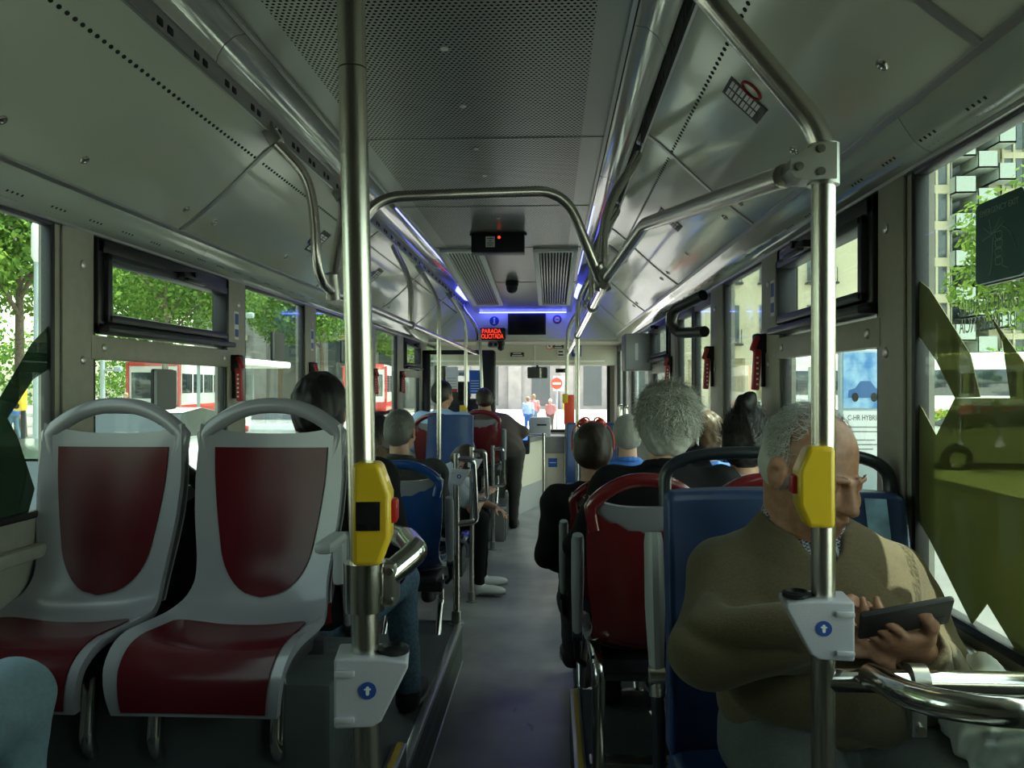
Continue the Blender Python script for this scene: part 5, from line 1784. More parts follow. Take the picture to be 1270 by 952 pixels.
# driver's cab: tall partition with glass, notices, black pillar, curved cream side
t = thing('cab_partition', 'black framed glass partition with notices behind the driver', 'partition', (-.76, 8.98, 0))
o = t.location
yp = 8.98
def P(px, py): return at(px, py, yp)
m = MB()
xl, xr = -1.13, P(600, 470).x
zb, zt_ = .05, P(560, 434).z
m.box2((xl, yp - .02, zt_ - .05), (xr, yp + .02, zt_), .01); m.box2((xl, yp - .02, zb), (xl + .09, yp + .02, zt_), .01); m.box2((xl, yp - .02, zb), (xr, yp + .02, .95), .01)
m.build('frame', black_plastic, t, o)
m = MB(); m.box2((xl + .09, yp - .004, .95), (xr, yp + .004, zt_ - .05)); m.build('glass', glass_clear, t, o)
a, b = P(595, 436), P(614, 560)
m = MB(); m.box2((a.x, yp - .03, .05), (b.x, yp + .16, a.z + .02), .03); m.build('corner_post', black_plastic, t, o)
for nm, (p, q), mt in (('blue_notice', (P(582, 459), P(596, 488)), poster_blue), ('white_notice', (P(553, 455), P(568, 486)), paper), ('white_notice', (P(568, 459), P(577, 466)), paper)):
    m = MB(); m.box2((p.x, yp - .008, q.z), (q.x, yp - .005, p.z)); nn_ = m.build(nm, mt, t, o)
    m = MB()
    for k in range(5): m.box(((p.x + q.x) / 2, yp - .0086, p.z + (q.z - p.z) * (.45 + .11 * k)), ((q.x - p.x) * .75, .001, .006))
    m.build('print', paper if mt is poster_blue else mid_grey, nn_, o)
p, q = P(560, 482), P(567, 486)
m = MB(); m.box2((p.x, yp - .0095, q.z), (q.x, yp - .0085, p.z)); m.build('red_band', red_plastic, t, o)
# driver's seat behind it
t = thing('driver_chair', 'dark high-backed driver seat behind the glass partition', 'seat', (-.78, 9.75, 0))
m = MB(); m.box((0, -.1, .95), (.50, .14, .75), .06, (.12, 0, 0)); m.build('backrest', black_plastic, t)
m = MB(); m.box((0, -.14, 1.42), (.28, .10, .22), .04, (.12, 0, 0)); m.build('headrest', black_plastic, t)
m = MB(); m.box((0, .15, .52), (.5, .5, .14), .05); m.build('cushion', black_plastic, t)
m = MB(); m.box((0, .1, .23), (.3, .35, .45), .02); m.build('pedestal', dark_steel, t)
# curved cream counter side with grey plinth
t = thing('cab_counter', 'cream counter beside the driver with a cupboard door and grey plinth', 'counter', (.05, 9.6, 0))
o = t.location
path = [at(628, 600, 8.72), at(648, 600, 9.3), at(671, 600, 10.0), at(675, 600, 10.4)]
path = [V((p.x, p.y, 0)) for p in path]
cpath = fillet([path[0], path[1], path[2], path[3]], .5, 8)
def wallstrip(z0, z1, push=0.0):
    m = MB()
    k = len(cpath)
    for p in cpath:
        for dx in (0, -.03):
            m.v += [V((p.x + dx + push, p.y, z0)), V((p.x + dx + push, p.y, z1))]
    for i in range(k - 1):
        a = 4 * i
        m.f += [[a, a + 4, a + 5, a + 1], [a + 2, a + 3, a + 7, a + 6], [a + 1, a + 5, a + 7, a + 3], [a, a + 2, a + 6, a + 4]]
        m.m += [0] * 4
    m.f += [[0, 1, 3, 2], [4 * k - 4, 4 * k - 2, 4 * k - 1, 4 * k - 3]]; m.m += [0, 0]
    return m
wallstrip(.30, .80).build('side_panel', cream, t, o)
wallstrip(0, .30, .004).build('plinth', grey_plastic, t, o)
wallstrip(.80, .86, .01).build('edge_band', mid_grey, t, o)
m = MB(); m.box((path[2].x + .008, 10.15, .58), (.02, .22, .36), .004); d_ = m.build('cupboard_door', cream, t, o)
m = MB(); m.box((path[2].x + .022, 10.12, .62), (.008, .02, .12), .002); m.build('slot_handle', black_gap, d_, o)
m = MB(); m.box2((-.36, 9.16, .82), (path[1].x - .02, 10.3, .86), .01); m.build('counter_top', mid_grey, t, o)
# ticket machine on the counter, bank-note tray
c = at(653, 546, 9.35)
t = thing('ticket_machine', 'ticket machine with a bright blue sloping screen on the cab counter', 'machine', (c.x - .1, 9.35, .86))
o = t.location
m = MB(); m.box(c + V((-.14, 0, -.02)), (.36, .30, .16), .02, (.5, 0, 0)); m.build('case', dark_steel, t, o)
m = MB(); m.box(c + V((-.14, -.06, .065)), (.31, .20, .006), .002, (.85, 0, 0)); m.build('screen', mat('blue_screen', (.10, .25, .6), .2, emit=(.10, .25, .7), estr=.6, noise=.5, nscale=14), t, o)
c = at(670, 542, 9.9)
t = thing('fare_box', 'pale grey fare box standing on the cab counter by the windscreen', 'box', (c.x, 9.9, .86))
m = MB(); m.box((0, 0, .11), (.26, .25, .24), .02); m.build('case', grey_plastic, t); m = MB(); m.box((.02, -.128, .14), (.12, .006, .02), .002); m.build('slot', black_gap, t)
# front console right of the counter with a blue leaflet, and the steel post before it
c0, c1 = at(676, 545, 10.3), at(700, 600, 10.3)
t = thing('front_console', 'cream front console under the windscreen with dark padded top', 'console', ((c0.x + c1.x) / 2 + .05, 10.4, 0))
o = t.location
m = MB(); m.box2((c0.x, 10.25, 0), (c1.x, 10.54, .62), .015); m.build('body', cream, t, o)
m = MB(); m.box2((c0.x - .01, 10.2, .62), (c1.x + .02, 10.54, .84), .03); m.build('padded_top', mid_grey, t, o)
a, b = at(680, 568, 10.24), at(691, 579, 10.24)
m = MB(); m.box2((a.x, 10.243, b.z), (b.x, 10.249, a.z), .001); l_ = m.build('blue_notice', poster_blue, t, o)
m = MB(); m.box(((a.x + b.x) / 2, 10.2425, (a.z + b.z) / 2), ((b.x - a.x) * .8, .001, .01)); m.build('print', paper, l_, o)
m = MB(); m.box2((c1.x + .02, 10.0, 0), (c1.x + .09, 10.54, .95), .01)
solo('door_screen', m, mid_grey, 'grey upright panel beside the cream front console', 'panel')
b_ = V((at(674, 600, 8.9).x, 8.9, 0))
t = thing('counter_post', 'slim bright steel post at the corner of the cab counter', 'pole', b_)
m = MB(); m.tube([b_, b_ + V((0, 0, .95))], .016, 14); m.tube([b_ + V((-.25, .1, .93)), b_ + V((.03, 0, .93))], .012, 10); m.build('post', steel_bright, t, b_)
m = MB(); m.lathe([(.04, 0), (.04, .008), (.025, .012)], Matrix.Translation(b_), 18); m.build('floor_flange', cast_steel, t, b_)
# dark step box below the raised seats on the driver side
m = MB(); m.box2((-.42, 7.55, .0), (-.115, 7.60, .31), .006); m.mi = 1; m.box2((-.43, 7.545, .305), (-.105, 7.60, .325), .004)
struct('trim_4', m, [mid_grey, alu])

# small blue and white stickers on the window pillars
for s, y, z, lab in ((-1, 3.66, 1.76, 'small blue and white sticker above the first red hammer on the driver side'), (-1, 4.84, 1.76, 'small blue and white sticker above the second red hammer on the driver side'), (1, 2.97, 1.80, 'small blue and white sticker above the red hammer over the hair bun')):
    o = V((s * (XW - .0108), y, z))
    t = thing('pillar_sticker', lab, 'sticker', o, 0, 'pillar stickers')
    m = MB(); m.box(o, (.0016, .05, .13), 0); m.build('sheet', paper, t, o)
    m = MB(); m.box(o + V((-s * .001, 0, .03)), (.001, .042, .05)); m.box(o + V((-s * .001, 0, -.035)), (.001, .042, .035)); m.build('print', sticker_blue, t, o)
# ------------------------------------------------------------------ people: smooth blended bodies
def surface_nets(F, org, h):
    S = F < 0
    nx, ny, nz = F.shape
    acc = np.zeros((nx - 1, ny - 1, nz - 1, 3), np.float32)
    cnt = np.zeros((nx - 1, ny - 1, nz - 1), np.int16)
    sl = {0: slice(0, -1), 1: slice(1, None)}
    for ax in range(3):
        o = [a for a in range(3) if a != ax]
        for i in (0, 1):
            for j in (0, 1):
                ia, ib = [None] * 3, [None] * 3
                ia[ax], ib[ax] = sl[0], sl[1]
                ia[o[0]] = ib[o[0]] = sl[i]; ia[o[1]] = ib[o[1]] = sl[j]
                fa, fb = F[tuple(ia)], F[tuple(ib)]
                cr = (fa < 0) != (fb < 0)
                if not cr.any(): continue
                t = fa[cr] / (fa[cr] - fb[cr])
                p = np.zeros((t.size, 3), np.float32)
                p[:, ax] = t; p[:, o[0]] = i; p[:, o[1]] = j
                acc[cr] += p; cnt[cr] += 1
    mk = cnt > 0
    idx = -np.ones(cnt.shape, np.int64)
    idx[mk] = np.arange(mk.sum())
    cell = np.argwhere(mk)
    verts = (cell + acc[mk] / cnt[mk][:, None]) * h + org
    faces = []
    for ax in range(3):
        o = [(ax + 1) % 3, (ax + 2) % 3]
        ia = [slice(1, -1)] * 3; ib = [slice(1, -1)] * 3
        ia[ax] = slice(0, -1); ib[ax] = slice(1, None)
        a, b = S[tuple(ia)], S[tuple(ib)]
        for flip in (False, True):
            w = np.argwhere((a & ~b) if not flip else (~a & b))
            if len(w) == 0: continue
            w = w + 1; w[:, ax] -= 1
            q = []
            for (di, dj) in ((-1, -1), (0, -1), (0, 0), (-1, 0)):
                c = w.copy(); c[:, o[0]] += di; c[:, o[1]] += dj
                q.append(idx[c[:, 0], c[:, 1], c[:, 2]])
            q = np.stack(q, 1)
            if flip: q = q[:, ::-1]
            faces.append(q)
    return verts, np.concatenate(faces)


class Sdf:
    """list of blended shapes: capsules and ellipsoids, added or cut"""
    def __init__(s): s.p = []

    def cap(s, a, b, ra, rb=None, k=.03, op=1):
        s.p.append(('c', np.array(V(a)), np.array(V(b)), ra, ra if rb is None else rb, k, op)); return s

    def ell(s, c, r, k=.03, op=1, R=None):
        s.p.append(('e', np.array(V(c)), np.array(r, float), np.array(R) if R is not None else None, k, op)); return s

    def chain(s, pts, rad, k=.02):
        for i in range(len(pts) - 1): s.cap(pts[i], pts[i + 1], rad[i], rad[i + 1], k)
        return s

    def grow(s, d):
        n = Sdf()
        for q in s.p:
            if q[0] == 'c': n.p.append(('c', q[1], q[2], max(q[3] + d, .002), max(q[4] + d, .002), q[5], q[6]))
            else: n.p.append(('e', q[1], np.maximum(q[2] + d, .002), q[3], q[4], q[5]))
        return n

    def mesh(s, h, disp=None):
        lo = np.array([1e9] * 3); hi = -lo
        for q in s.p:
            if (q[6] if q[0] == 'c' else q[5]) < 0: continue
            if q[0] == 'c': r = max(q[3], q[4]); a, b = np.minimum(q[1], q[2]) - r, np.maximum(q[1], q[2]) + r
            else: r = q[2].max(); a, b = q[1] - r, q[1] + r
            lo = np.minimum(lo, a); hi = np.maximum(hi, b)
        lo -= 3 * h + .02; hi += 3 * h + .02
        n = np.ceil((hi - lo) / h).astype(int) + 1
        F = np.full(n, .5, np.float32)
        ax = [lo[i] + h * np.arange(n[i]) for i in range(3)]
        for q in s.p:
            if q[0] == 'c': r = max(q[3], q[4]); a, b, k, op = np.minimum(q[1], q[2]) - r, np.maximum(q[1], q[2]) + r, q[5], q[6]
            else: r = q[2].max(); a, b, k, op = q[1] - r, q[1] + r, q[4], q[5]
            mg = k + 3 * h
            i0 = np.clip(np.floor((a - mg - lo) / h).astype(int), 0, n); i1 = np.clip(np.ceil((b + mg - lo) / h).astype(int) + 1, 0, n)
            if (i1 <= i0).any(): continue
            sl = tuple(slice(x, y) for x, y in zip(i0, i1))
            X, Y, Z = np.meshgrid(ax[0][sl[0]], ax[1][sl[1]], ax[2][sl[2]], indexing='ij')
            if q[0] == 'c':
                ba = q[2] - q[1]; L = max(float(ba @ ba), 1e-9)
                px, py, pz = X - q[1][0], Y - q[1][1], Z - q[1][2]
                t = np.clip((px * ba[0] + py * ba[1] + pz * ba[2]) / L, 0, 1)
                d = np.sqrt((px - t * ba[0]) ** 2 + (py - t * ba[1]) ** 2 + (pz - t * ba[2]) ** 2) - (q[3] + (q[4] - q[3]) * t)
            else:
                px, py, pz = X - q[1][0], Y - q[1][1], Z - q[1][2]
                if q[3] is not None:
                    R = q[3]
                    px, py, pz = (R[0][0] * px + R[1][0] * py + R[2][0] * pz, R[0][1] * px + R[1][1] * py + R[2][1] * pz, R[0][2] * px + R[1][2] * py + R[2][2] * pz)
                rr = q[2]
                k0 = np.sqrt((px / rr[0]) ** 2 + (py / rr[1]) ** 2 + (pz / rr[2]) ** 2)
                k1 = np.sqrt((px / rr[0] ** 2) ** 2 + (py / rr[1] ** 2) ** 2 + (pz / rr[2] ** 2) ** 2) + 1e-6
                d = k0 * (k0 - 1) / k1
            f = F[sl]
            if op > 0:
                hh = np.maximum(k - np.abs(f - d), 0) / k
                F[sl] = np.minimum(f, d) - hh * hh * k * .25
            else:
                d = -d
                hh = np.maximum(k - np.abs(f - d), 0) / k
                F[sl] = np.maximum(f, d) + hh * hh * k * .25
        if disp is not None:
            near = np.abs(F) < .06
            ii = np.argwhere(near)
            P_ = lo + ii * h
            F[near] += disp(P_).astype(np.float32)
        return surface_nets(F, lo, h)

    def obj(s, name, h, m, parent=None, off=(0, 0, 0), disp=None, smooth_it=1):
        v, f = s.mesh(h, disp)
        o = np_mesh(name, v, f, m, parent, True, off)
        if smooth_it:
            md = o.modifiers.new('relax', 'SMOOTH'); md.factor = .5; md.iterations = smooth_it
        return o


def wrinkle(amp, f1=26, seed=0, dirv=(0.3, .2, 1)):
    def fn(P_):
        d = np.array(dirv)
        x = P_ @ d
        a = np.sin(x * f1 + 2.2 * np.sin(P_[:, 0] * 9 + seed) + 1.7 * np.sin(P_[:, 1] * 11 + seed * 2))
        b = np.sin(P_[:, 0] * 31 + P_[:, 2] * 17 + 2 * np.sin(P_[:, 1] * 13 + seed))
        return amp * (.7 * np.abs(a) + .3 * b - .4)
    return fn


def tufts(amp, f=70, seed=0):
    def fn(P_):
        a = np.sin(P_[:, 0] * f + 3 * np.sin(P_[:, 2] * f * .23 + seed)) * np.sin(P_[:, 1] * f + 3 * np.sin(P_[:, 2] * f * .21 + seed + 1))
        b = np.sin(P_[:, 0] * f * 2.3 + P_[:, 2] * f * .7 + seed) * np.sin(P_[:, 1] * f * 2.1 - P_[:, 2] * f * .5)
        return amp * (.65 * a + .35 * b)
    return fn


def hair_mat(name, c1, c2, rough=.45):
    m = mat(name, c1, rough, 0, .35)
    nt = m.node_tree; b = nt.nodes['Principled BSDF']
    gi = nt.nodes.new('ShaderNodeNewGeometry')
    r = nt.nodes.new('ShaderNodeValToRGB')
    r.color_ramp.elements[0].color = (*c1, 1); r.color_ramp.elements[1].color = (*c2, 1)
    nt.links.new(gi.outputs['Random Per Island'], r.inputs['Fac'])
    nt.links.new(r.outputs['Color'], b.inputs['Base Color'])
    return m


skin_t = mat('skin_tan', (0.40, 0.205, 0.13), 0.48, noise=.10, nscale=60, bump=.08, bscale=300)
skin_p = mat('skin_pale', (0.50, 0.27, 0.18), 0.48, noise=.08, nscale=60)
hair_black = hair_mat('hair_black', (.006, .005, .005), (.022, .018, .015))
hair_dark = hair_mat('hair_dark_brown', (.020, .012, .007), (.055, .034, .018))
hair_brown = hair_mat('hair_brown', (.05, .03, .015), (.13, .08, .04))
hair_fair = hair_mat('hair_fair', (.18, .11, .055), (.34, .22, .12))
hair_grey = hair_mat('hair_grey', (.13, .128, .11), (.66, .65, .58))
hair_pepper = hair_mat('hair_pepper', (.05, .05, .046), (.26, .25, .22))
hair_white = hair_mat('hair_white', (.30, .29, .27), (.68, .67, .64))
cloth_black = mat('cloth_black', (.006, .006, .007), .85, 0.0, .2)
cloth_dark = mat('cloth_charcoal', (.024, .025, .023), .85, noise=.15, nscale=30)
cloth_olive = mat('cloth_olive', (.125, .092, .048), .92, noise=.10, nscale=220, bump=.25, bscale=420, sheen=.15)
cloth_trouser = mat('cloth_trouser', (.115, .125, .125), .85, noise=.08, nscale=120, bump=.1, bscale=500)
cloth_jeans = mat('cloth_jeans', (.10, .17, .24), .85, noise=.25, nscale=90, bump=.15, bscale=500)
cloth_jeans_l = mat('cloth_light_jeans', (.17, .25, .30), .85, noise=.07, nscale=90, bump=.15, bscale=500)
cloth_yellow = mat('cloth_pale_yellow', (.62, .58, .33), .8, noise=.06, nscale=60)
cloth_lblue = mat('cloth_light_blue', (.32, .45, .66), .8)
cloth_blue = mat('cloth_blue', (.03, .13, .45), .75)
cloth_brown = mat('cloth_brown', (.085, .055, .045), .7)
cloth_grey = mat('cloth_pale_grey', (.42, .43, .47), .85)
cloth_khaki = mat('cloth_khaki_dark', (.06, .055, .042), .85)
cloth_white = mat('cloth_white', (.7, .7, .68), .8)
cloth_red = mat('cloth_faded_red', (.42, .17, .16), .85)
shoe_white = mat('shoe_white', (.75, .75, .73), .5)
shoe_black = mat('shoe_black', (.012, .012, .013), .6)
sole = mat('shoe_sole', (.16, .16, .16), .7)


def check_mat(name, c1, c2, pitch):
    m = mat(name, c1, .8)
    nt = m.node_tree; b = nt.nodes['Principled BSDF']
    tc = nt.nodes.new('ShaderNodeTexCoord'); ck = nt.nodes.new('ShaderNodeTexChecker')
    ck.inputs['Scale'].default_value = 1 / pitch
    ck.inputs['Color1'].default_value = (*c1, 1); ck.inputs['Color2'].default_value = (*c2, 1)
    nt.links.new(tc.outputs['Object'], ck.inputs['Vector']); nt.links.new(ck.outputs['Color'], b.inputs['Base Color'])
    return m


cloth_check = check_mat('cloth_check', (.45, .46, .50), (.03, .035, .06), .0055)


def rot_from(yaw, pitch=0.0, roll=0.0):
    """local +y forward; pitch>0 looks down, yaw>0 turns left, roll>0 tilts to the right"""
    return Matrix.Rotation(yaw, 3, 'Z') @ Matrix.Rotation(-pitch, 3, 'X') @ Matrix.Rotation(roll, 3, 'Y')


def head_sdf(sd, c, R, s=1.0, k=.02, fine=True):
    """skull, face, ears, nose around the head centre c; local +y is the face"""
    def L(x, y, z): return V(c) + R @ (V((x, y, z)) * s)
    def E(p, r, kk=.02, op=1): sd.ell(L(*p), [q * s for q in r], kk * s, op, [list(row) for row in R])
    E((0, -.015, .035), (.076, .094, .086))
    E((0, .030, -.025), (.062, .070, .080))
    E((0, .052, -.082), (.040, .036, .030))
    if fine:
        for x in (-1, 1):
            E((x * .040, .066, -.030), (.022, .022, .020), .02)       # cheeks
            E((x * .031, .094, .008), (.020, .013, .012), .012, -1)   # eye sockets
            E((x * .031, .080, .007), (.0135, .0125, .0105), .004)    # lids
            sd.cap(L(x * .014, .099, .026), L(x * .044, .084, .024), .0065 * s, .005 * s, .010 * s)   # brows
            E((x * .012, .103, -.030), (.008, .009, .007), .008)      # nostril wings
        sd.cap(L(0, .096, .014), L(0, .116, -.026), .0085 * s, .0125 * s, .012 * s)
        E((0, .098, -.0545), (.022, .009, .0055), .006)
        E((0, .094, -.0655), (.019, .009, .006), .006)
        E((0, .103, -.0598), (.020, .006, .0016), .003, -1)
    for x in (-1, 1):
        E((x * .079, -.008, -.008), (.009, .022, .033), .010)
        E((x * .086, -.014, .004), (.007, .015, .022), .006)
        E((x * .090, -.004, -.004), (.006, .008, .013), .004, -1)


def strands(rng, c, R, s, rad, n, length, up, mtl, name, parent, off, mask, wav=.35, width=.0016, lift=.25, sweep=(0, -.3, -1)):
    """thin ribbons lying on the scalp ellipsoid"""
    V_, F_ = [], []
    rad = np.array(rad) * s
    Rn = np.array(R)
    cnt = 0
    while cnt < n:
        d = rng.normal(size=3); d /= np.linalg.norm(d)
        if not mask(d): continue
        cnt += 1
        p = d * rad
        nrm = d / rad; nrm /= np.linalg.norm(nrm)
        sw = np.array(sweep, float) + rng.normal(size=3) * wav
        t = sw - nrm * (sw @ nrm); t /= np.linalg.norm(t) + 1e-6
        L = length * rng.uniform(.6, 1.3) * s
        sd = np.cross(nrm, t)
        seg = 4
        ph = rng.uniform(0, 6.28)
        b = len(V_)
        q = p.copy()
        for k in range(seg + 1):
            w = width * (1 - .85 * k / seg)
            o = q + sd * math.sin(ph + k * 1.5) * .008 * wav
            V_ += [o - sd * w, o + sd * w]
            q = q + t * L / seg + nrm * (lift * L / seg) * (1 - 1.6 * k / seg)
        for k in range(seg):
            a = b + 2 * k; F_.append([a, a + 1, a + 3, a + 2])
    V_ = np.array(V_) @ Rn.T + np.array(V(c))
    return np_mesh(name, V_, F_, mtl, parent, True, off)


def hair_shell(c, R, s, kind):
    sd = Sdf()
    def L(x, y, z): return V(c) + R @ (V((x, y, z)) * s)
    def E(p, r, kk=.02, op=1): sd.ell(L(*p), [q * s for q in r], kk * s, op, [list(row) for row in R])
    if kind in ('short', 'crop', 'boy'):
        g = {'short': .012, 'crop': .006, 'boy': .014}[kind]
        E((0, -.018, .037), (.076 + g, .094 + g, .087 + g)); E((0, -.045, -.02), (.070 + g * .6, .060 + g * .8, .065), .03)
        E((0, .115, -.055), (.10, .085, .105), .02, -1); E((0, .03, -.10), (.12, .10, .065), .02, -1)
    elif kind == 'bald':
        E((0, -.030, -.002), (.080, .088, .064)); E((0, -.05, .045), (.074, .062, .055))
        E((0, .13, .0), (.12, .118, .2), .015, -1); E((0, .02, -.10), (.12, .09, .055), .02, -1)
        E((0, .03, .125), (.052, .12, .055), .02, -1)
    elif kind == 'fluffy':
        E((0, -.02, .045), (.104, .112, .098)); E((0, -.055, -.025), (.096, .070, .078), .04); E((0, -.05, -.085), (.060, .040, .035), .03)
        E((.04, -.05, .09), (.05, .05, .045)); E((-.045, -.04, .08), (.05, .05, .045))
        E((0, .125, -.06), (.09, .09, .115), .02, -1)
    elif kind == 'bun':
        E((0, -.02, .038), (.090, .108, .098)); E((0, -.05, -.03), (.086, .068, .075), .04)
        E((0, -.045, .150), (.040, .040, .036), .02); E((.018, -.04, .178), (.022, .022, .018), .015)
        E((0, .125, -.055), (.088, .09, .11), .02, -1)
    elif kind == 'long':
        E((0, -.02, .038), (.090, .108, .098)); E((0, -.055, -.08), (.092, .060, .13), .05)
        E((0, .13, -.05), (.075, .09, .13), .02, -1)
    return sd


HAIRLEN = {'short': .03, 'crop': .016, 'boy': .04, 'bald': .028, 'fluffy': .075, 'bun': .07, 'long': .12}
HAIRN = {'short': 1500, 'crop': 1600, 'boy': 1500, 'bald': 1700, 'fluffy': 7500, 'bun': 1500, 'long': 1600}


def hand_sdf(sd, w, d, n, s=1.0, curl=.5, side=1, spread=.06, thumb=.6):
    """w = wrist, d = towards the fingers, n = back of the hand"""
    d = V(d).normalized(); n = V(n); n = (n - d * n.dot(d)).normalized(); x = d.cross(n) * side
    pc = V(w) + d * .045 * s
    R = Matrix((x, d, n)).transposed()
    sd.ell(pc, (.040 * s, .050 * s, .015 * s), .015 * s, 1, [list(r) for r in R])
    for i, (fx, ln, r) in enumerate(((-.030, .062, .0076), (-.010, .074, .0082), (.010, .080, .0084), (.030, .070, .0082))):
        b = pc + x * fx * s + d * .038 * s
        dr = (d + x * (fx * spread * 20)).normalized()
        pts = [b]; a = 0
        for q, l in enumerate((.45, .32, .25)):
            a += curl * (.75 if q == 0 else 1.0)
            dd = dr * math.cos(a) - n * math.sin(a)
            pts.append(pts[-1] + dd * ln * l * s)
        sd.chain(pts, [r * s, r * .95 * s, r * .88 * s, r * .78 * s], .006 * s)
    b = pc + x * .034 * s - d * .018 * s
    t1 = b + (x * .8 + d * .6 - n * .25).normalized() * .034 * s
    t2 = t1 + (x * (.5 - thumb * .5) + d * .85 - n * (.2 + thumb * .3)).normalized() * .030 * s
    t3 = t2 + (x * (.1 - thumb * .3) + d * .95 - n * (.2 + thumb * .3)).normalized() * .024 * s
    sd.chain([b, t1, t2, t3], [.013 * s, .0105 * s, .0095 * s, .008 * s], .012 * s)


def shoe(name, ankle, toe_dir, m, parent, off, s=1.0, ms=None):
    d = V(toe_dir); d.z = 0; d.normalize()
    a = V(ankle)
    x = d.cross(V((0, 0, 1)))
    R = [list(r) for r in Matrix((x, d, V((0, 0, 1)))).transposed()]
    z0 = a.z - .075 * s
    sd = Sdf()
    sd.ell(a + d * .085 * s - V((0, 0, .042 * s)), (.044 * s, .125 * s, .036 * s), .03, 1, R)
    sd.cap(a - V((0, 0, .05 * s)) - d * .01 * s, a + V((0, 0, .012 * s)), .042 * s, .044 * s, .03)
    sd.ell(a + d * .10 * s - V((0, 0, .16 * s)), (.2, .3, .085 * s), .004, -1, R)
    o = sd.obj(name, .0075, m, parent, off)
    sl = Sdf(); sl.ell(a + d * .082 * s - V((0, 0, .066 * s)), (.047 * s, .134 * s, .013 * s), .01, 1, R)
    sl.obj('shoe_sole', .006, ms or sole, o, off)
    return o


def person(label, hip, yaw, top, bottom, hair, hm, skin=None, lean=.06, lean_x=0.0, head_pitch=.1, head_yaw=0.0, head_roll=0.0, s=1.0, floor=0.22,
           arms=None, legs=None, group=None, skirt_long=False, shoes=shoe_black, bulk=1.0, top_name='jacket', hood=False, sleeves=True, head_off=(0, 0, 0), fine=False, res=.011, spine=.50, shoes_s=1.0):
    """a seated (or freely posed) passenger; hip = centre between the hip joints"""
    skin = skin or skin_t
    hip = V(hip)
    Rz = Matrix.Rotation(yaw, 3, 'Z')
    def L(x, y, z): return hip + Rz @ (V((x, y, z)) * s)
    chest = L(lean_x * .6, lean * .6 - .02, .30 * spine / .5)
    neck = L(lean_x, lean, spine + .0)
    hc = L(lean_x * 1.12, lean + .035, spine + .155) + V(head_off)
    shl, shr = L(lean_x - .175 * bulk, lean * .95 - .01, spine - .065), L(lean_x + .175 * bulk, lean * .95 - .01, spine - .065)
    RH = Rz @ rot_from(head_yaw, head_pitch, head_roll)
    if arms is None:
        arms = [((-.235, .04, .20), (-.13, .25, .10)), ((.235, .04, .20), (.13, .25, .10))]
    A = []
    for (e, w_) in arms:
        A.append((L(*e), L(*w_)))
    if legs is None:
        legs = [((-.10, .43, .02), (-.11, .40, None)), ((.10, .43, .02), (.11, .40, None))]
    G = []
    for kn, an in legs:
        kz = L(*kn)
        if an[2] is None:
            az = L(an[0], an[1], 0); az.z = floor + .085
        else: az = L(*an)
        G.append((kz, az))
    base = V((hip.x, hip.y, min(floor, hip.z)))
    R_ = [list(r) for r in Rz]
    # skin: one continuous body with head, arms, five-fingered hands and legs
    sd = Sdf()
    tz = (hip - base)
    torso = Sdf()
    torso.ell(L(0, 0, .04), (.165 * bulk * s, .125 * bulk * s, .12 * s), .08, 1, R_)
    torso.ell((L(0, .01, .17) + L(lean_x * .3, lean * .35, .17)) / 2, (.150 * bulk * s, .125 * bulk * s, .15 * s), .08, 1, R_)
    torso.ell(chest, (.165 * bulk * s, .115 * bulk * s, .17 * s), .08, 1, R_)
    torso.cap(shl, shr, .068 * s, .068 * s, .07)
    torso.cap(chest + (neck - chest) * .5, neck, .10 * s, .058 * s, .06)
    limbs = Sdf()
    for (e, w_), sh in zip(A, (shl, shr)):
        limbs.cap(sh, e, .060 * s, .048 * s, .04); limbs.cap(e, w_, .047 * s, .032 * s, .03)
    leg = Sdf()
    leg.ell(L(0, .0, .0), (.17 * bulk * s, .125 * s, .11 * s), .06, 1, R_)
    for (kz, az), hx in zip(G, (-.09, .09)):
        leg.cap(L(hx, .03, 0), kz, .088 * s, .064 * s, .05); leg.cap(kz, az, .060 * s, .042 * s, .03)
    for q in torso.grow(-.014).p + limbs.grow(-.008).p + leg.grow(-.014).p: sd.p.append(q)
    sd.cap(neck - (hc - neck) * .12, hc - RH @ V((0, .018, .03)) * s, .056 * s, .053 * s, .03)
    head_sdf(sd, hc, RH, s)
    for i, (e, w_) in enumerate(A):
        dd = (w_ - e).normalized()
        hand_sdf(sd, w_ + dd * .01, dd + V((0, 0, -.15)), V((0, 0, 1)) + Rz @ V((0, .4, 0)), s * .95, .42, -1 if i else 1)
    body = sd.obj('person', res if not fine else .0065, skin, None, base, None, 1)
    body.location = base
    tag(body, label, 'person', group)
    # clothes follow the body
    tp = Sdf(); tp.p = list(torso.grow(.006).p)
    if sleeves: tp.p += limbs.grow(.009).p
    else:
        for (e, w_), sh in zip(A, (shl, shr)): tp.cap(sh, sh + (e - sh) * .7, .070 * s, .062 * s, .04)
    tp.ell(neck + RH @ V((0, .015, .035)), (.058 * s, .062 * s, .05 * s), .015, -1)
    for (e, w_) in A:
        dd = (w_ - e).normalized(); tp.ell(w_ + dd * .035 * s, (.05 * s,) * 3, .006, -1)
    tob = tp.obj(top_name, res, top, body, base, wrinkle(.006, 30, hip.x * 7), 2)
    if hood:
        cs = Sdf()
        for a in np.linspace(0, 2 * PI, 16, endpoint=False):
            b = a + 2 * PI / 16
            cs.cap(neck + Rz @ V((.066 * math.cos(a), .066 * math.sin(a), .012 - .012 * math.sin(a))) * s, neck + Rz @ V((.066 * math.cos(b), .066 * math.sin(b), .012 - .012 * math.sin(b))) * s, .016 * s, .016 * s, .01)
        cs.obj('collar', .006, top, tob, base)
    lg = leg.grow(.006)
    for (kz, az) in G: lg.ell(az + V((0, 0, -.05 * s)), (.06 * s, .06 * s, .05 * s), .006, -1)
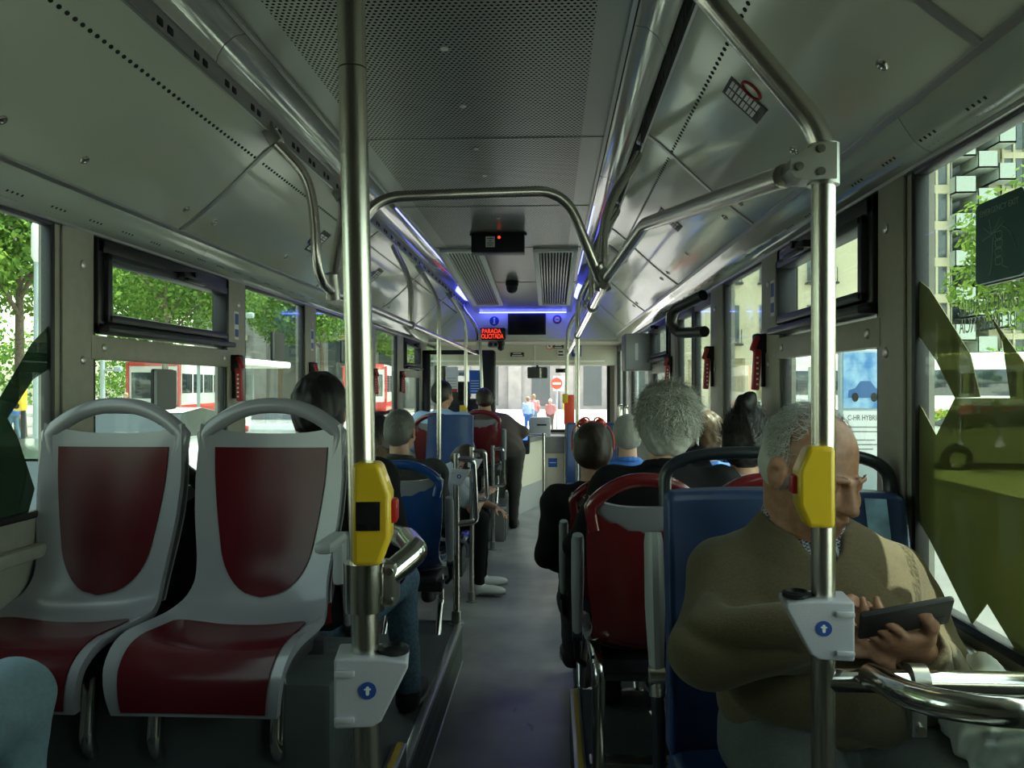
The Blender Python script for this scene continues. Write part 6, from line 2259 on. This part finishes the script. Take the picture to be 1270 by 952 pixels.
    lg.obj('trousers', res, bottom, body, base, wrinkle(.005, 34, hip.y * 5), 2)
    for i, (kz, az) in enumerate(G):
        shoe('shoe', az, Rz @ V(((-.12, .12)[i], 1, 0)), shoes, body, base, s * shoes_s)
    # hair
    hs = hair_shell(hc, RH, s, hair)
    ho = hs.obj('hair', .006 if res < .015 else .009, hm, body, base, tufts(.006 if hair in ('fluffy', 'bun', 'long', 'boy') else .0025, 75, hip.x), 1)
    rng = np.random.default_rng(int(abs(hip.x * 1000)) + 3)
    rad = {'fluffy': (.104, .113, .110), 'bun': (.091, .108, .098), 'long': (.091, .108, .10)}.get(hair, (.084, .101, .094))
    if res < .015:
        cc = hc + RH @ V((0, -.018, .037)) * s
        if hair == 'bald': msk = lambda d: d[1] < .12 and d[2] > -.75 and (d[2] < .55 or d[1] < -.35)
        elif hair == 'fluffy': msk = lambda d: d[1] < .55 and d[2] > -.95
        else: msk = lambda d: (d[1] < .5 or d[2] > .45) and d[2] > -.55 - .45 * (d[1] < -.3)
        strands(rng, cc, RH, s, rad, HAIRN[hair], HAIRLEN[hair], None, hm, 'loose_strands', ho, base, msk, wav={'fluffy': .65, 'bun': .35}.get(hair, .4), sweep=(0, .45, 1.0) if hair == 'bun' else ((.25, -.25, -.9) if hair == 'fluffy' else (0, -.3, -1)), lift=.10 if hair == 'fluffy' else (.01 if hair == 'bun' else .07), width=.0017 if hair == 'fluffy' else .0014)
    return dict(body=body, hc=hc, RH=RH, base=base, L=L, neck=neck, A=A, hair=ho, top=tob)
# ------------------------------------------------------------------ the passengers
def head_at(px, py, y):
    return at(px, py, y)


def hip_for(px, py, y, dz, lean=.06, lean_x=0.0, yaw=0.0, s=1.0, spine=.50, dy=None):
    """hip centre so that the head centre lands on the pixel"""
    h = at(px, py, y)
    o = Matrix.Rotation(yaw, 3, 'Z') @ (V((lean_x * 1.12, lean + .035, spine + .155)) * s)
    return h - o


# grey-haired passenger on the phone
hp = hip_for(826, 526, 2.88, 0, .05, .06)
R2 = person('person in black with wavy grey hair holding a phone to the ear', hp, 0, cloth_black, cloth_black, 'fluffy', hair_grey, skin_p, .05, .06, .06, 0, .12, 1.0, .22,
            arms=[((-.24, .06, .22), (-.12, .27, .12)), ((.27, .12, .32), (.155, .115, .585))], bulk=1.08, top_name='coat', hood=True)
hc, RH, bs = R2['hc'], R2['RH'], R2['base']
c = hc + RH @ V((.118, .035, -.045))
m = MB(); m.box((0, 0, 0), (.009, .072, .145), .006)
M_ = Matrix.Translation(c) @ (RH @ Matrix.Rotation(-.15, 3, 'Y') @ Matrix.Rotation(.25, 3, 'X')).to_4x4()
m.v = [M_ @ p for p in m.v]
m.mi = 1; m.box((0, 0, 0), (.010, .060, .125), .002); k = len(_bevbox(.010, .060, .125, .002, 2)[0])
for i in range(len(m.v) - k, len(m.v)): m.v[i] = M_ @ (m.v[i] + V((-.003, 0, 0)))
solo('mobile_phone', m, [white_paint, screen_dark], 'white-edged phone held to the ear of the grey-haired passenger', 'phone')
# woman with the bun
hp = hip_for(925, 548, 2.93, 0, .05, .16, s=.93)
person('person with black hair tied in a bun on the dark red window seat', hp, 0, cloth_grey, cloth_dark, 'bun', hair_black, skin_p, .05, .16, .10, -.25, 0, .93, .22, bulk=.78, arms=[((-.19, .06, .20), (-.11, .25, .10)), ((.19, .06, .20), (.11, .25, .10))], top_name='blouse')
# passenger with red sunglasses
hp = hip_for(741, 560, 3.62, 0, .05)
R3 = person('person in black with dark cropped hair and red sunglasses pushed up on the head', hp, 0, cloth_black, cloth_dark, 'short', hair_dark, skin_t, .05, -.02, .04, 0, 0, 1.0, .10, arms=[((-.225, .02, .20), (-.14, .25, .10)), ((.22, .04, .20), (.13, .25, .10))], bulk=.9, top_name='jumper')
hc, RH = R3['hc'], R3['RH']
t = thing('sunglasses', 'red-framed sunglasses resting on top of the dark-haired head', 'sunglasses', hc + RH @ V((0, .04, .10)))
o = V(t.location)
m = MB()
for x in (-1, 1):
    m.tube([hc + RH @ V((x * .012 + x * q[0], .055 + q[1], .142 + q[2])) for q in [(.026 + .026 * math.cos(a), .030 * math.sin(a) * .5, -.012 + .022 * math.sin(a) - .010 * math.cos(a)) for a in np.linspace(0, 2 * PI, 20)]], .0045, 8)
    m.tube(bez(hc + RH @ V((x * .064, .06, .122)), hc + RH @ V((x * .092, .03, .105)), hc + RH @ V((x * .098, -.03, .06)), hc + RH @ V((x * .092, -.06, .01)), 8), .0035, 6)
m.tube([hc + RH @ V((-.014, .058, .138)), hc + RH @ V((.014, .058, .138))], .004, 8)
m.build('frame', orange_red, t, o)
m = MB()
for x in (-1, 1): m.ell(hc + RH @ V((x * .038, .052, .130)), (.024, .014, .020), 14, 8)
m.build('lens', mat('lens_red', (.45, .03, .02), .1, coat=.8), t, o)
# grey-haired head beyond
hp = hip_for(778, 541, 4.85, 0, .05)
person('person with short grey hair and blue collar on the blue shell seat beyond', hp, 0, cloth_blue, cloth_dark, 'short', hair_pepper, skin_p, .05, 0, .05, 0, 0, 1.0, .0, bulk=1.0, top_name='shirt', hood=True)
hp = hip_for(877, 541, 3.72, 0, .05, .16, s=.86)
person('person with brown hair in a blue top by the door side window', hp, 0, cloth_blue, cloth_jeans, 'boy', hair_brown, skin_p, .05, .16, .05, 0, 0, .86, .10, bulk=.75, arms=[((-.18, .06, .20), (-.11, .25, .10)), ((.18, .06, .20), (.11, .25, .10))], top_name='top')

# driver side
hp = hip_for(398, 512, 2.80, 0, .05, s=1.06)
hp.z += 0
person('person with thick black hair and black coat behind the grey rear-facing seats', hp, 0, cloth_black, cloth_jeans, 'boy', hair_black, skin_t, .05, 0, .12, 0, 0, 1.06, .22,
       arms=[((-.235, .04, .20), (-.13, .25, .10)), ((.27, .06, .18), (.20, .28, .06))], legs=[((-.08, .43, .04), (-.08, .40, None)), ((.20, .43, .02), (.245, .36, None))], bulk=1.12, top_name='coat', hood=True)
hp = hip_for(497, 533, 4.32, 0, .05)
person('person with cropped grey hair and dark olive jacket on the blue shell seat', hp, 0, cloth_dark, cloth_dark, 'crop', hair_pepper, skin_t, .05, 0, .04, -.2, 0, .98, .22, bulk=1.1, top_name='jacket', hood=True)
hp = hip_for(466, 533, 5.62, 0, .05, s=.95)
person('person with long black hair by the driver side window', hp, 0, cloth_black, cloth_black, 'long', hair_black, skin_t, .05, 0, .05, -.5, 0, .95, 0.0, bulk=.75, arms=[((-.17, .06, .20), (-.11, .25, .10)), ((.19, .06, .20), (.11, .25, .10))], top_name='coat')
hp = hip_for(465, 573, 4.98, 0, .05, s=.82)
person('person with long light brown hair just past the button pole', hp, 0, cloth_grey, cloth_jeans, 'long', hair_fair, skin_p, .05, 0, .05, 0, 0, .82, 0.0, bulk=.9, top_name='top')
hp = hip_for(549, 495, 7.55, 0, .05)
person('man with black hair in a light blue shirt seen from behind', hp, 0, cloth_lblue, cloth_dark, 'short', hair_black, skin_t, .05, 0, .05, -.55, 0, 1.06, .25, bulk=1.12, top_name='shirt')
# bent passenger on the aisle, turned to the aisle
kx = at(598, 632, 5.70)
person('person in grey shirt and black trousers bending forward over the knees with white trainers', (kx.x - .44, 5.72, .50), -PI / 2, cloth_grey, cloth_black, 'short', hair_dark, skin_p, .26, 0, .9, 0, 0, .95, 0.0,
       arms=[((-.20, .40, .14), (-.06, .56, .10)), ((.21, .42, .13), (.05, .50, .22))], legs=[((-.13, .44, .03), (-.13, .44, None)), ((.12, .45, .04), (.12, .44, None))], shoes=shoe_white, top_name='shirt', sleeves=False, spine=.40, head_off=(.03, 0, -.10))
m = MB(); m.box((0, 0, 0), (.22, .12, .24), .05); c = at(566, 590, 5.55)
m.v = [p + c for p in m.v]
# standing man leaning on the red seat
yb = 8.25
ft = at(637, 656, yb)
hipz = .80
ph = hip_for(603, 499, yb - .05, 0, .10, -.13)
stand_hip = V((at(629, 570, yb).x, yb, .80))
hd = at(603, 497, yb)
sp_h = (hd.z - .80)
person('man in brown jacket standing in the aisle leaning over a red seat', stand_hip, 0, cloth_brown, cloth_khaki, 'short', hair_dark, skin_t, .06, hd.x - stand_hip.x, .18, .25, -.12, 1.0, 0.0,
       arms=[((-.44, .16, .22), (-.40, .32, .36)), ((.165, .04, .20), (.08, .25, .20))], legs=[((-.09, .02, -.36), (-.08, .0, None)), ((.075, .03, -.37), (.065, .02, None))], bulk=1.05, top_name='jacket', spine=sp_h - .155, hood=True)

# knee of the passenger at the edge of the picture
person('person in light blue jeans facing the grey seats at the photo edge', (-.815, .985, .87), 0, cloth_dark, cloth_jeans_l, 'short', hair_dark, skin_t, .02, 0, .1, 0, 0, 1.0, .41, legs=[((-.10, .45, .02), (-.12, .42, None)), ((.13, .47, .02), (.13, .45, None))], arms=[((-.19, .06, .20), (-.11, .25, .10)), ((.2, .06, .20), (.11, .25, .10))], bulk=.9, top_name='jacket')

# pedestrians outside
def walker(label, x, y, yaw, top, bottom, hm, s=1.0, z=GZ, group=None, hair='short', stoop=.04):
    person(label, (x, y, z + .88 * s), yaw, top, bottom, hair, hm, skin_p, stoop, 0, .1, 0, 0, s, z,
           arms=[((-.22, .0, .22), (-.20, .12, .0)), ((.22, -.04, .22), (.22, .0, -.02))], legs=[((-.08, .10, -.40), (-.09, .05, None)), ((.08, -.03, -.42), (.09, -.20, None))], res=.018, top_name='jacket', group=group)


walker('pedestrian in a faded red jacket crossing the sunlit square ahead', at(683, 500, 31).x, 31, PI * .95, cloth_red, cloth_brown, hair_white, .80, GZ, None, 'short', .12)
walker('pedestrian in blue walking at the square beyond the cab', at(655, 500, 30).x, 30, .1, cloth_lblue, cloth_blue, hair_fair, .86)
walker('pedestrian in pale jacket behind the one in blue', at(662, 497, 32).x, 32.2, .1, cloth_red, cloth_jeans, hair_fair, .9)
walker('pedestrian in a blue shirt walking past the trees at the photo edge', at(17, 520, 24).x, 24, 1.2, cloth_blue, cloth_jeans, hair_dark, .95, GZ + .12)
walker('pedestrian in light blue on the far pavement seen over the far grey seat', at(132, 520, 28).x, 28, 2.6, cloth_lblue, cloth_jeans_l, hair_dark, .9, GZ + .12)
walker('pedestrian in white beside the one in light blue on the far pavement', at(152, 520, 28).x, 28.3, 2.9, cloth_white, cloth_jeans, hair_fair, .88, GZ + .12)
# ------------------------------------------------------------------ the elderly man with the phone, close to the camera
hip = V((.855, 1.60, .80))
base = V((.855, 1.50, .22))
hc = at(1007, 585, 1.56)
RH = rot_from(PI + .46, .33, -.04)
Rb = rot_from(PI)
neck = V((hc.x - .008, 1.622, 1.196))
shR, shL = V((.690, 1.62, 1.095)), V((.992, 1.62, 1.080))     # his right is to our left
elR, wrR = at(880, 805, 1.47), at(1020, 776, 1.355)
elL, wrL = V((1.022, 1.465, .955)), at(1143, 806, 1.345)
knR, anR = V((.735, 1.215, .775)), V((.73, 1.24, .305))
knL, anL = V((1.02, 1.265, .775)), V((1.03, 1.30, .305))
torso = Sdf()
torso.ell((.855, 1.58, .86), (.185, .150, .12), .08)
torso.ell((.855, 1.535, .97), (.178, .165, .15), .08)
torso.ell((.850, 1.59, 1.06), (.178, .130, .15), .08)
torso.cap(shR, shL, .070, .070, .07)
torso.cap((.85, 1.60, 1.10), neck, .115, .070, .06)
limbs = Sdf()
for sh, el_, wr in ((shR, elR, wrR), (shL, elL, wrL)):
    limbs.cap(sh, el_, .066, .056, .04); limbs.cap(el_, wr, .054, .034, .03)
leg = Sdf()
leg.ell((.86, 1.60, .79), (.185, .15, .105), .06)
for kn, an, hx in ((knR, anR, .77), (knL, anL, .95)):
    leg.cap((hx, 1.57, .80), kn, .098, .074, .05); leg.cap(kn, an, .068, .046, .03)
sd = Sdf()
for q in torso.grow(-.016).p + limbs.grow(-.010).p + leg.grow(-.016).p: sd.p.append(q)
sd.cap(neck + V((0, 0, -.04)), hc + RH @ V((0, -.035, -.035)), .064, .060, .03)
sd.cap(neck + V((0, -.02, .0)), hc + RH @ V((0, .03, -.085)), .045, .036, .04)        # soft throat under the chin
head_sdf(sd, hc, RH, .99)
# right hand: back towards us, finger tapping the screen
dR = V((.96, -.12, -.22)); nR = V((-.1, -.75, .62))
hand_sdf(sd, wrR, dR, nR, 1.02, .55, -1, .05, .8)
# left hand: under the phone, fingers closing on it
dL = V((-.82, -.42, .30)); nL = V((-.05, -.72, -.70))
hand_sdf(sd, wrL + V((0, 0, .0)), dL, nL, 1.0, .62, 1, .06, .3)
skin_o = mat('skin_elderly', (.42, .205, .125), .45, noise=.16, nscale=55, bump=.12, bscale=180)
body = sd.obj('person', .0055, skin_o, None, base, None, 1)
body.location = base
tag(body, 'elderly man in olive sweater seated on the blue padded seat looking down at a phone', 'person')
# sweater with V neck over a checked shirt
tp = Sdf(); tp.p = list(torso.grow(.008).p) + list(limbs.grow(.010).p)
fw = V((-.18, -1, 0)).normalized()
tp.ell(neck + V((.008, -.035, .035)), (.072, .085, .055), .012, -1)
tp.cap(neck + V((.008, -.09, .03)), neck + V((.012, -.135, -.075)), .050, .008, .012, -1)
for wr, el_ in ((wrR, elR), (wrL, elL)):
    d = (wr - el_).normalized(); tp.ell(wr + d * .045, (.062,) * 3, .006, -1)
tp.ell((.86, 1.55, .70), (.4, .4, .155), .02, -1)


def fold(P_):
    x = P_
    a = 1 - np.abs(np.sin(26 * (x[:, 2] + .35 * x[:, 0]) + 2.2 * np.sin(13 * x[:, 0] + 9 * x[:, 1])))
    w = np.exp(-((x[:, 2] - .97) / .12) ** 2) + .55 * np.exp(-((x[:, 0] - .66) / .09) ** 2)
    b = np.sin(46 * (x[:, 0] - .6 * x[:, 2]) + 2 * np.sin(20 * x[:, 2]))
    return .014 * w * (a ** 2 - .45) - .003 * b * np.exp(-((x[:, 2] - 1.1) / .1) ** 2) + .002


sw = tp.obj('sweater', .0062, cloth_olive, body, base, fold, 2)
for wr, el_ in ((wrR, elR), (wrL, elL)):
    cf = Sdf()
    d = (wr - el_).normalized(); cf.cap(wr - d * .035, wr - d * .012, .046, .043, .008)
    cf.ell(wr + d * .045, (.052,) * 3, .004, -1)
    cf.obj('cuff', .005, cloth_olive, sw, base, None, 1)
# shirt: body under the neck opening plus a folded collar
st = Sdf()
st.p = [q for q in torso.grow(-.007).p]
st.ell(neck + V((.010, -.055, .050)), (.062, .085, .062), .010, -1)
st.ell((.855, 1.55, .80), (.4, .4, .18), .02, -1)
sh_ = st.obj('shirt', .006, cloth_check, body, base, None, 1)
m = MB()
Rc = rot_from(PI + .12)


def collar(u, v):
    a = math.radians(-55 + 290 * u)              # from front round the nape to the front
    r = .070 + .020 * v
    x, y = r * math.sin(a + PI * .12 - .4), -r * .95 * math.cos(a - 1.57 + 1.57)
    ang = -math.pi * .5 + math.radians(28) + (2 * math.pi - math.radians(56)) * u
    droop = .052 * v * (1.0 if 0.12 < u < .88 else 1.35)
    front = max(0.0, -math.sin(ang))
    return neck + V((.006 + r * math.cos(ang), .0 + r * .98 * math.sin(ang) - .012, .060 - droop - .040 * front))


m.shell(collar, 44, 8, lambda u, v: V((0, 0, -.0035)))
m.build('shirt_collar', cloth_check, sh_, base, 70)
lg = leg.grow(.008)
for an in (anR, anL): lg.ell(an - V((0, 0, .05)), (.065, .065, .05), .006, -1)
lg.obj('trousers', .008, cloth_trouser, body, base, wrinkle(.007, 30, 1.0, (.5, .6, .7)), 2)
for an, tx in ((anR, -.1), (anL, .15)): shoe('shoe', an, V((tx, -1, 0)), shoe_black, body, base)
# hair: thin on top, thicker at the sides and back
hs = hair_shell(hc, RH, .99, 'bald')
ho = hs.obj('hair', .005, hair_white, body, base, tufts(.0025, 90, 1.3), 1)
rng = np.random.default_rng(11)
cc = hc + RH @ V((0, -.018, .037))
strands(rng, cc, RH, .99, (.079, .099, .092), 2600, .030, None, hair_white, 'loose_strands', ho, base, lambda d: d[1] < .28 - .35 * max(0, d[2]) and d[2] > -.6, wav=.5, sweep=(0, -.6, -.7), lift=.12, width=.0011)
strands(rng, cc, RH, .99, (.0775, .0965, .089), 420, .034, None, hair_white, 'thin_crown_hair', ho, base, lambda d: d[2] > .45 and d[1] > -.3 and d[1] < .45, wav=.5, sweep=(.2, -.9, 0), lift=.14, width=.0007)
for x in (-1, 1):
    m = MB()
    for k in range(7):
        a = hc + RH @ (V((x * (.014 + k * .0036), 0.0975 - k * k * .00034, .029 + .003 * math.sin(k * .4))) * .99)
        m.tube([a, a + RH @ V((x * .003, .0015, .002)), a + RH @ V((x * .006, 0, .003))], .0013, 5, radii=[.0009, .0007, .0004])
    m.build('eyebrow', hair_pepper, ho, base)
# phone lying in the left hand
pc = at(1122, 766, 1.285)
px_ = V((1, -.05, .22)).normalized(); pn = V((-.12, .72, .66)); pn = (pn - px_ * pn.dot(px_)).normalized(); py_ = pn.cross(px_)
M_ = Matrix((px_, py_, pn)).transposed().to_4x4(); M_.translation = pc
t = thing('mobile_phone', 'black mobile phone lying in the hand of the elderly man', 'phone', pc)
def pbox(c, size, bev):
    m = MB(); m.box(c, size, bev); m.v = [M_ @ p for p in m.v]; return m
pbox((0, 0, 0), (.142, .072, .011), .0045).build('case', shoe_black, t, pc)
pbox((0, 0, .0056), (.132, .064, .0008), .0003).build('screen', screen_dark, t, pc)
pbox((.05, .018, -.0058), (.022, .022, .0016), .0006).build('camera_bump', dark_steel, t, pc)
# white plastic bag in the sun beside him
bg_ = Sdf(); c = V((1.068, 1.375, .905))
bg_.ell(c, (.062, .10, .075), .03); bg_.ell(c + V((-.01, -.05, -.01)), (.05, .06, .06), .03); bg_.ell(c + V((0, .04, .05)), (.03, .04, .05), .03)
def crumple(P_):
    a = np.sin(60 * P_[:, 0] + 4 * np.sin(31 * P_[:, 1])) * np.sin(52 * P_[:, 2] + 4 * np.sin(27 * P_[:, 0] + 1))
    b = np.abs(np.sin(75 * (P_[:, 1] + .4 * P_[:, 2]) + 3 * np.sin(40 * P_[:, 2])))
    return .010 * a - .008 * b
o = bg_.obj('plastic_bag', .005, cloth_white, None, c, crumple, 0)
o.location = c
tag(o, 'crumpled white plastic bag behind the glass screen beside the elderly man', 'bag')
# ------------------------------------------------------------------ camera, light, look
cd = bpy.data.cameras.new('camera')
cd.sensor_width = 36.0
cd.lens = 36.0 * F_PX / 1270.0
cd.shift_y = 2.0 / 1270.0
cd.clip_start = 0.05
cd.clip_end = 500
cam = bpy.data.objects.new('camera', cd)
COL.objects.link(cam)
cam.location = CAM
cam.rotation_euler = (PI / 2, 0, YAW)
SC.camera = cam

sd = bpy.data.lights.new('sun', 'SUN')
sd.energy = 7.0
sd.angle = math.radians(0.6)
sd.color = (1.0, 0.95, 0.86)
sun = bpy.data.objects.new('sun', sd)
COL.objects.link(sun)
el, az = math.radians(71), math.radians(25)   # azimuth from +x towards +y
sdir = V((math.cos(el) * math.cos(az), math.cos(el) * math.sin(az), math.sin(el)))
sun.rotation_euler = sdir.to_track_quat('Z', 'Y').to_euler()
sun.location = sdir * 30

w = bpy.data.worlds.new('world')
SC.world = w
w.use_nodes = True
nt = w.node_tree
bg = nt.nodes['Background']
sky = nt.nodes.new('ShaderNodeTexSky')
sky.sky_type = 'NISHITA'
sky.sun_disc = False
sky.sun_elevation = el
sky.sun_rotation = PI / 2 - az
sky.altitude = 50
sky.air_density = 1.2
sky.dust_density = 2.0
hsv = nt.nodes.new('ShaderNodeHueSaturation')
hsv.inputs['Saturation'].default_value = 0.62
tint = nt.nodes.new('ShaderNodeMix')
tint.data_type = 'RGBA'
tint.blend_type = 'MULTIPLY'
tint.inputs['Factor'].default_value = 1.0
tint.inputs['B'].default_value = (1.06, 1.0, 0.86, 1)
nt.links.new(sky.outputs['Color'], hsv.inputs['Color'])
nt.links.new(hsv.outputs['Color'], tint.inputs['A'])
nt.links.new(tint.outputs['Result'], bg.inputs['Color'])
bg.inputs['Strength'].default_value = 0.42

SC.view_settings.view_transform = 'Standard'
SC.view_settings.look = 'None'
SC.view_settings.exposure = 1.0
SC.view_settings.gamma = 1.0
SC.view_settings.use_curve_mapping = False
SC.cycles.use_denoising = True
SC.cycles.max_bounces = 8
SC.cycles.diffuse_bounces = 4
SC.cycles.glossy_bounces = 4
SC.cycles.transparent_max_bounces = 24
SC.cycles.sample_clamp_indirect = 6
SC.cycles.caustics_reflective = False
SC.cycles.caustics_refractive = False
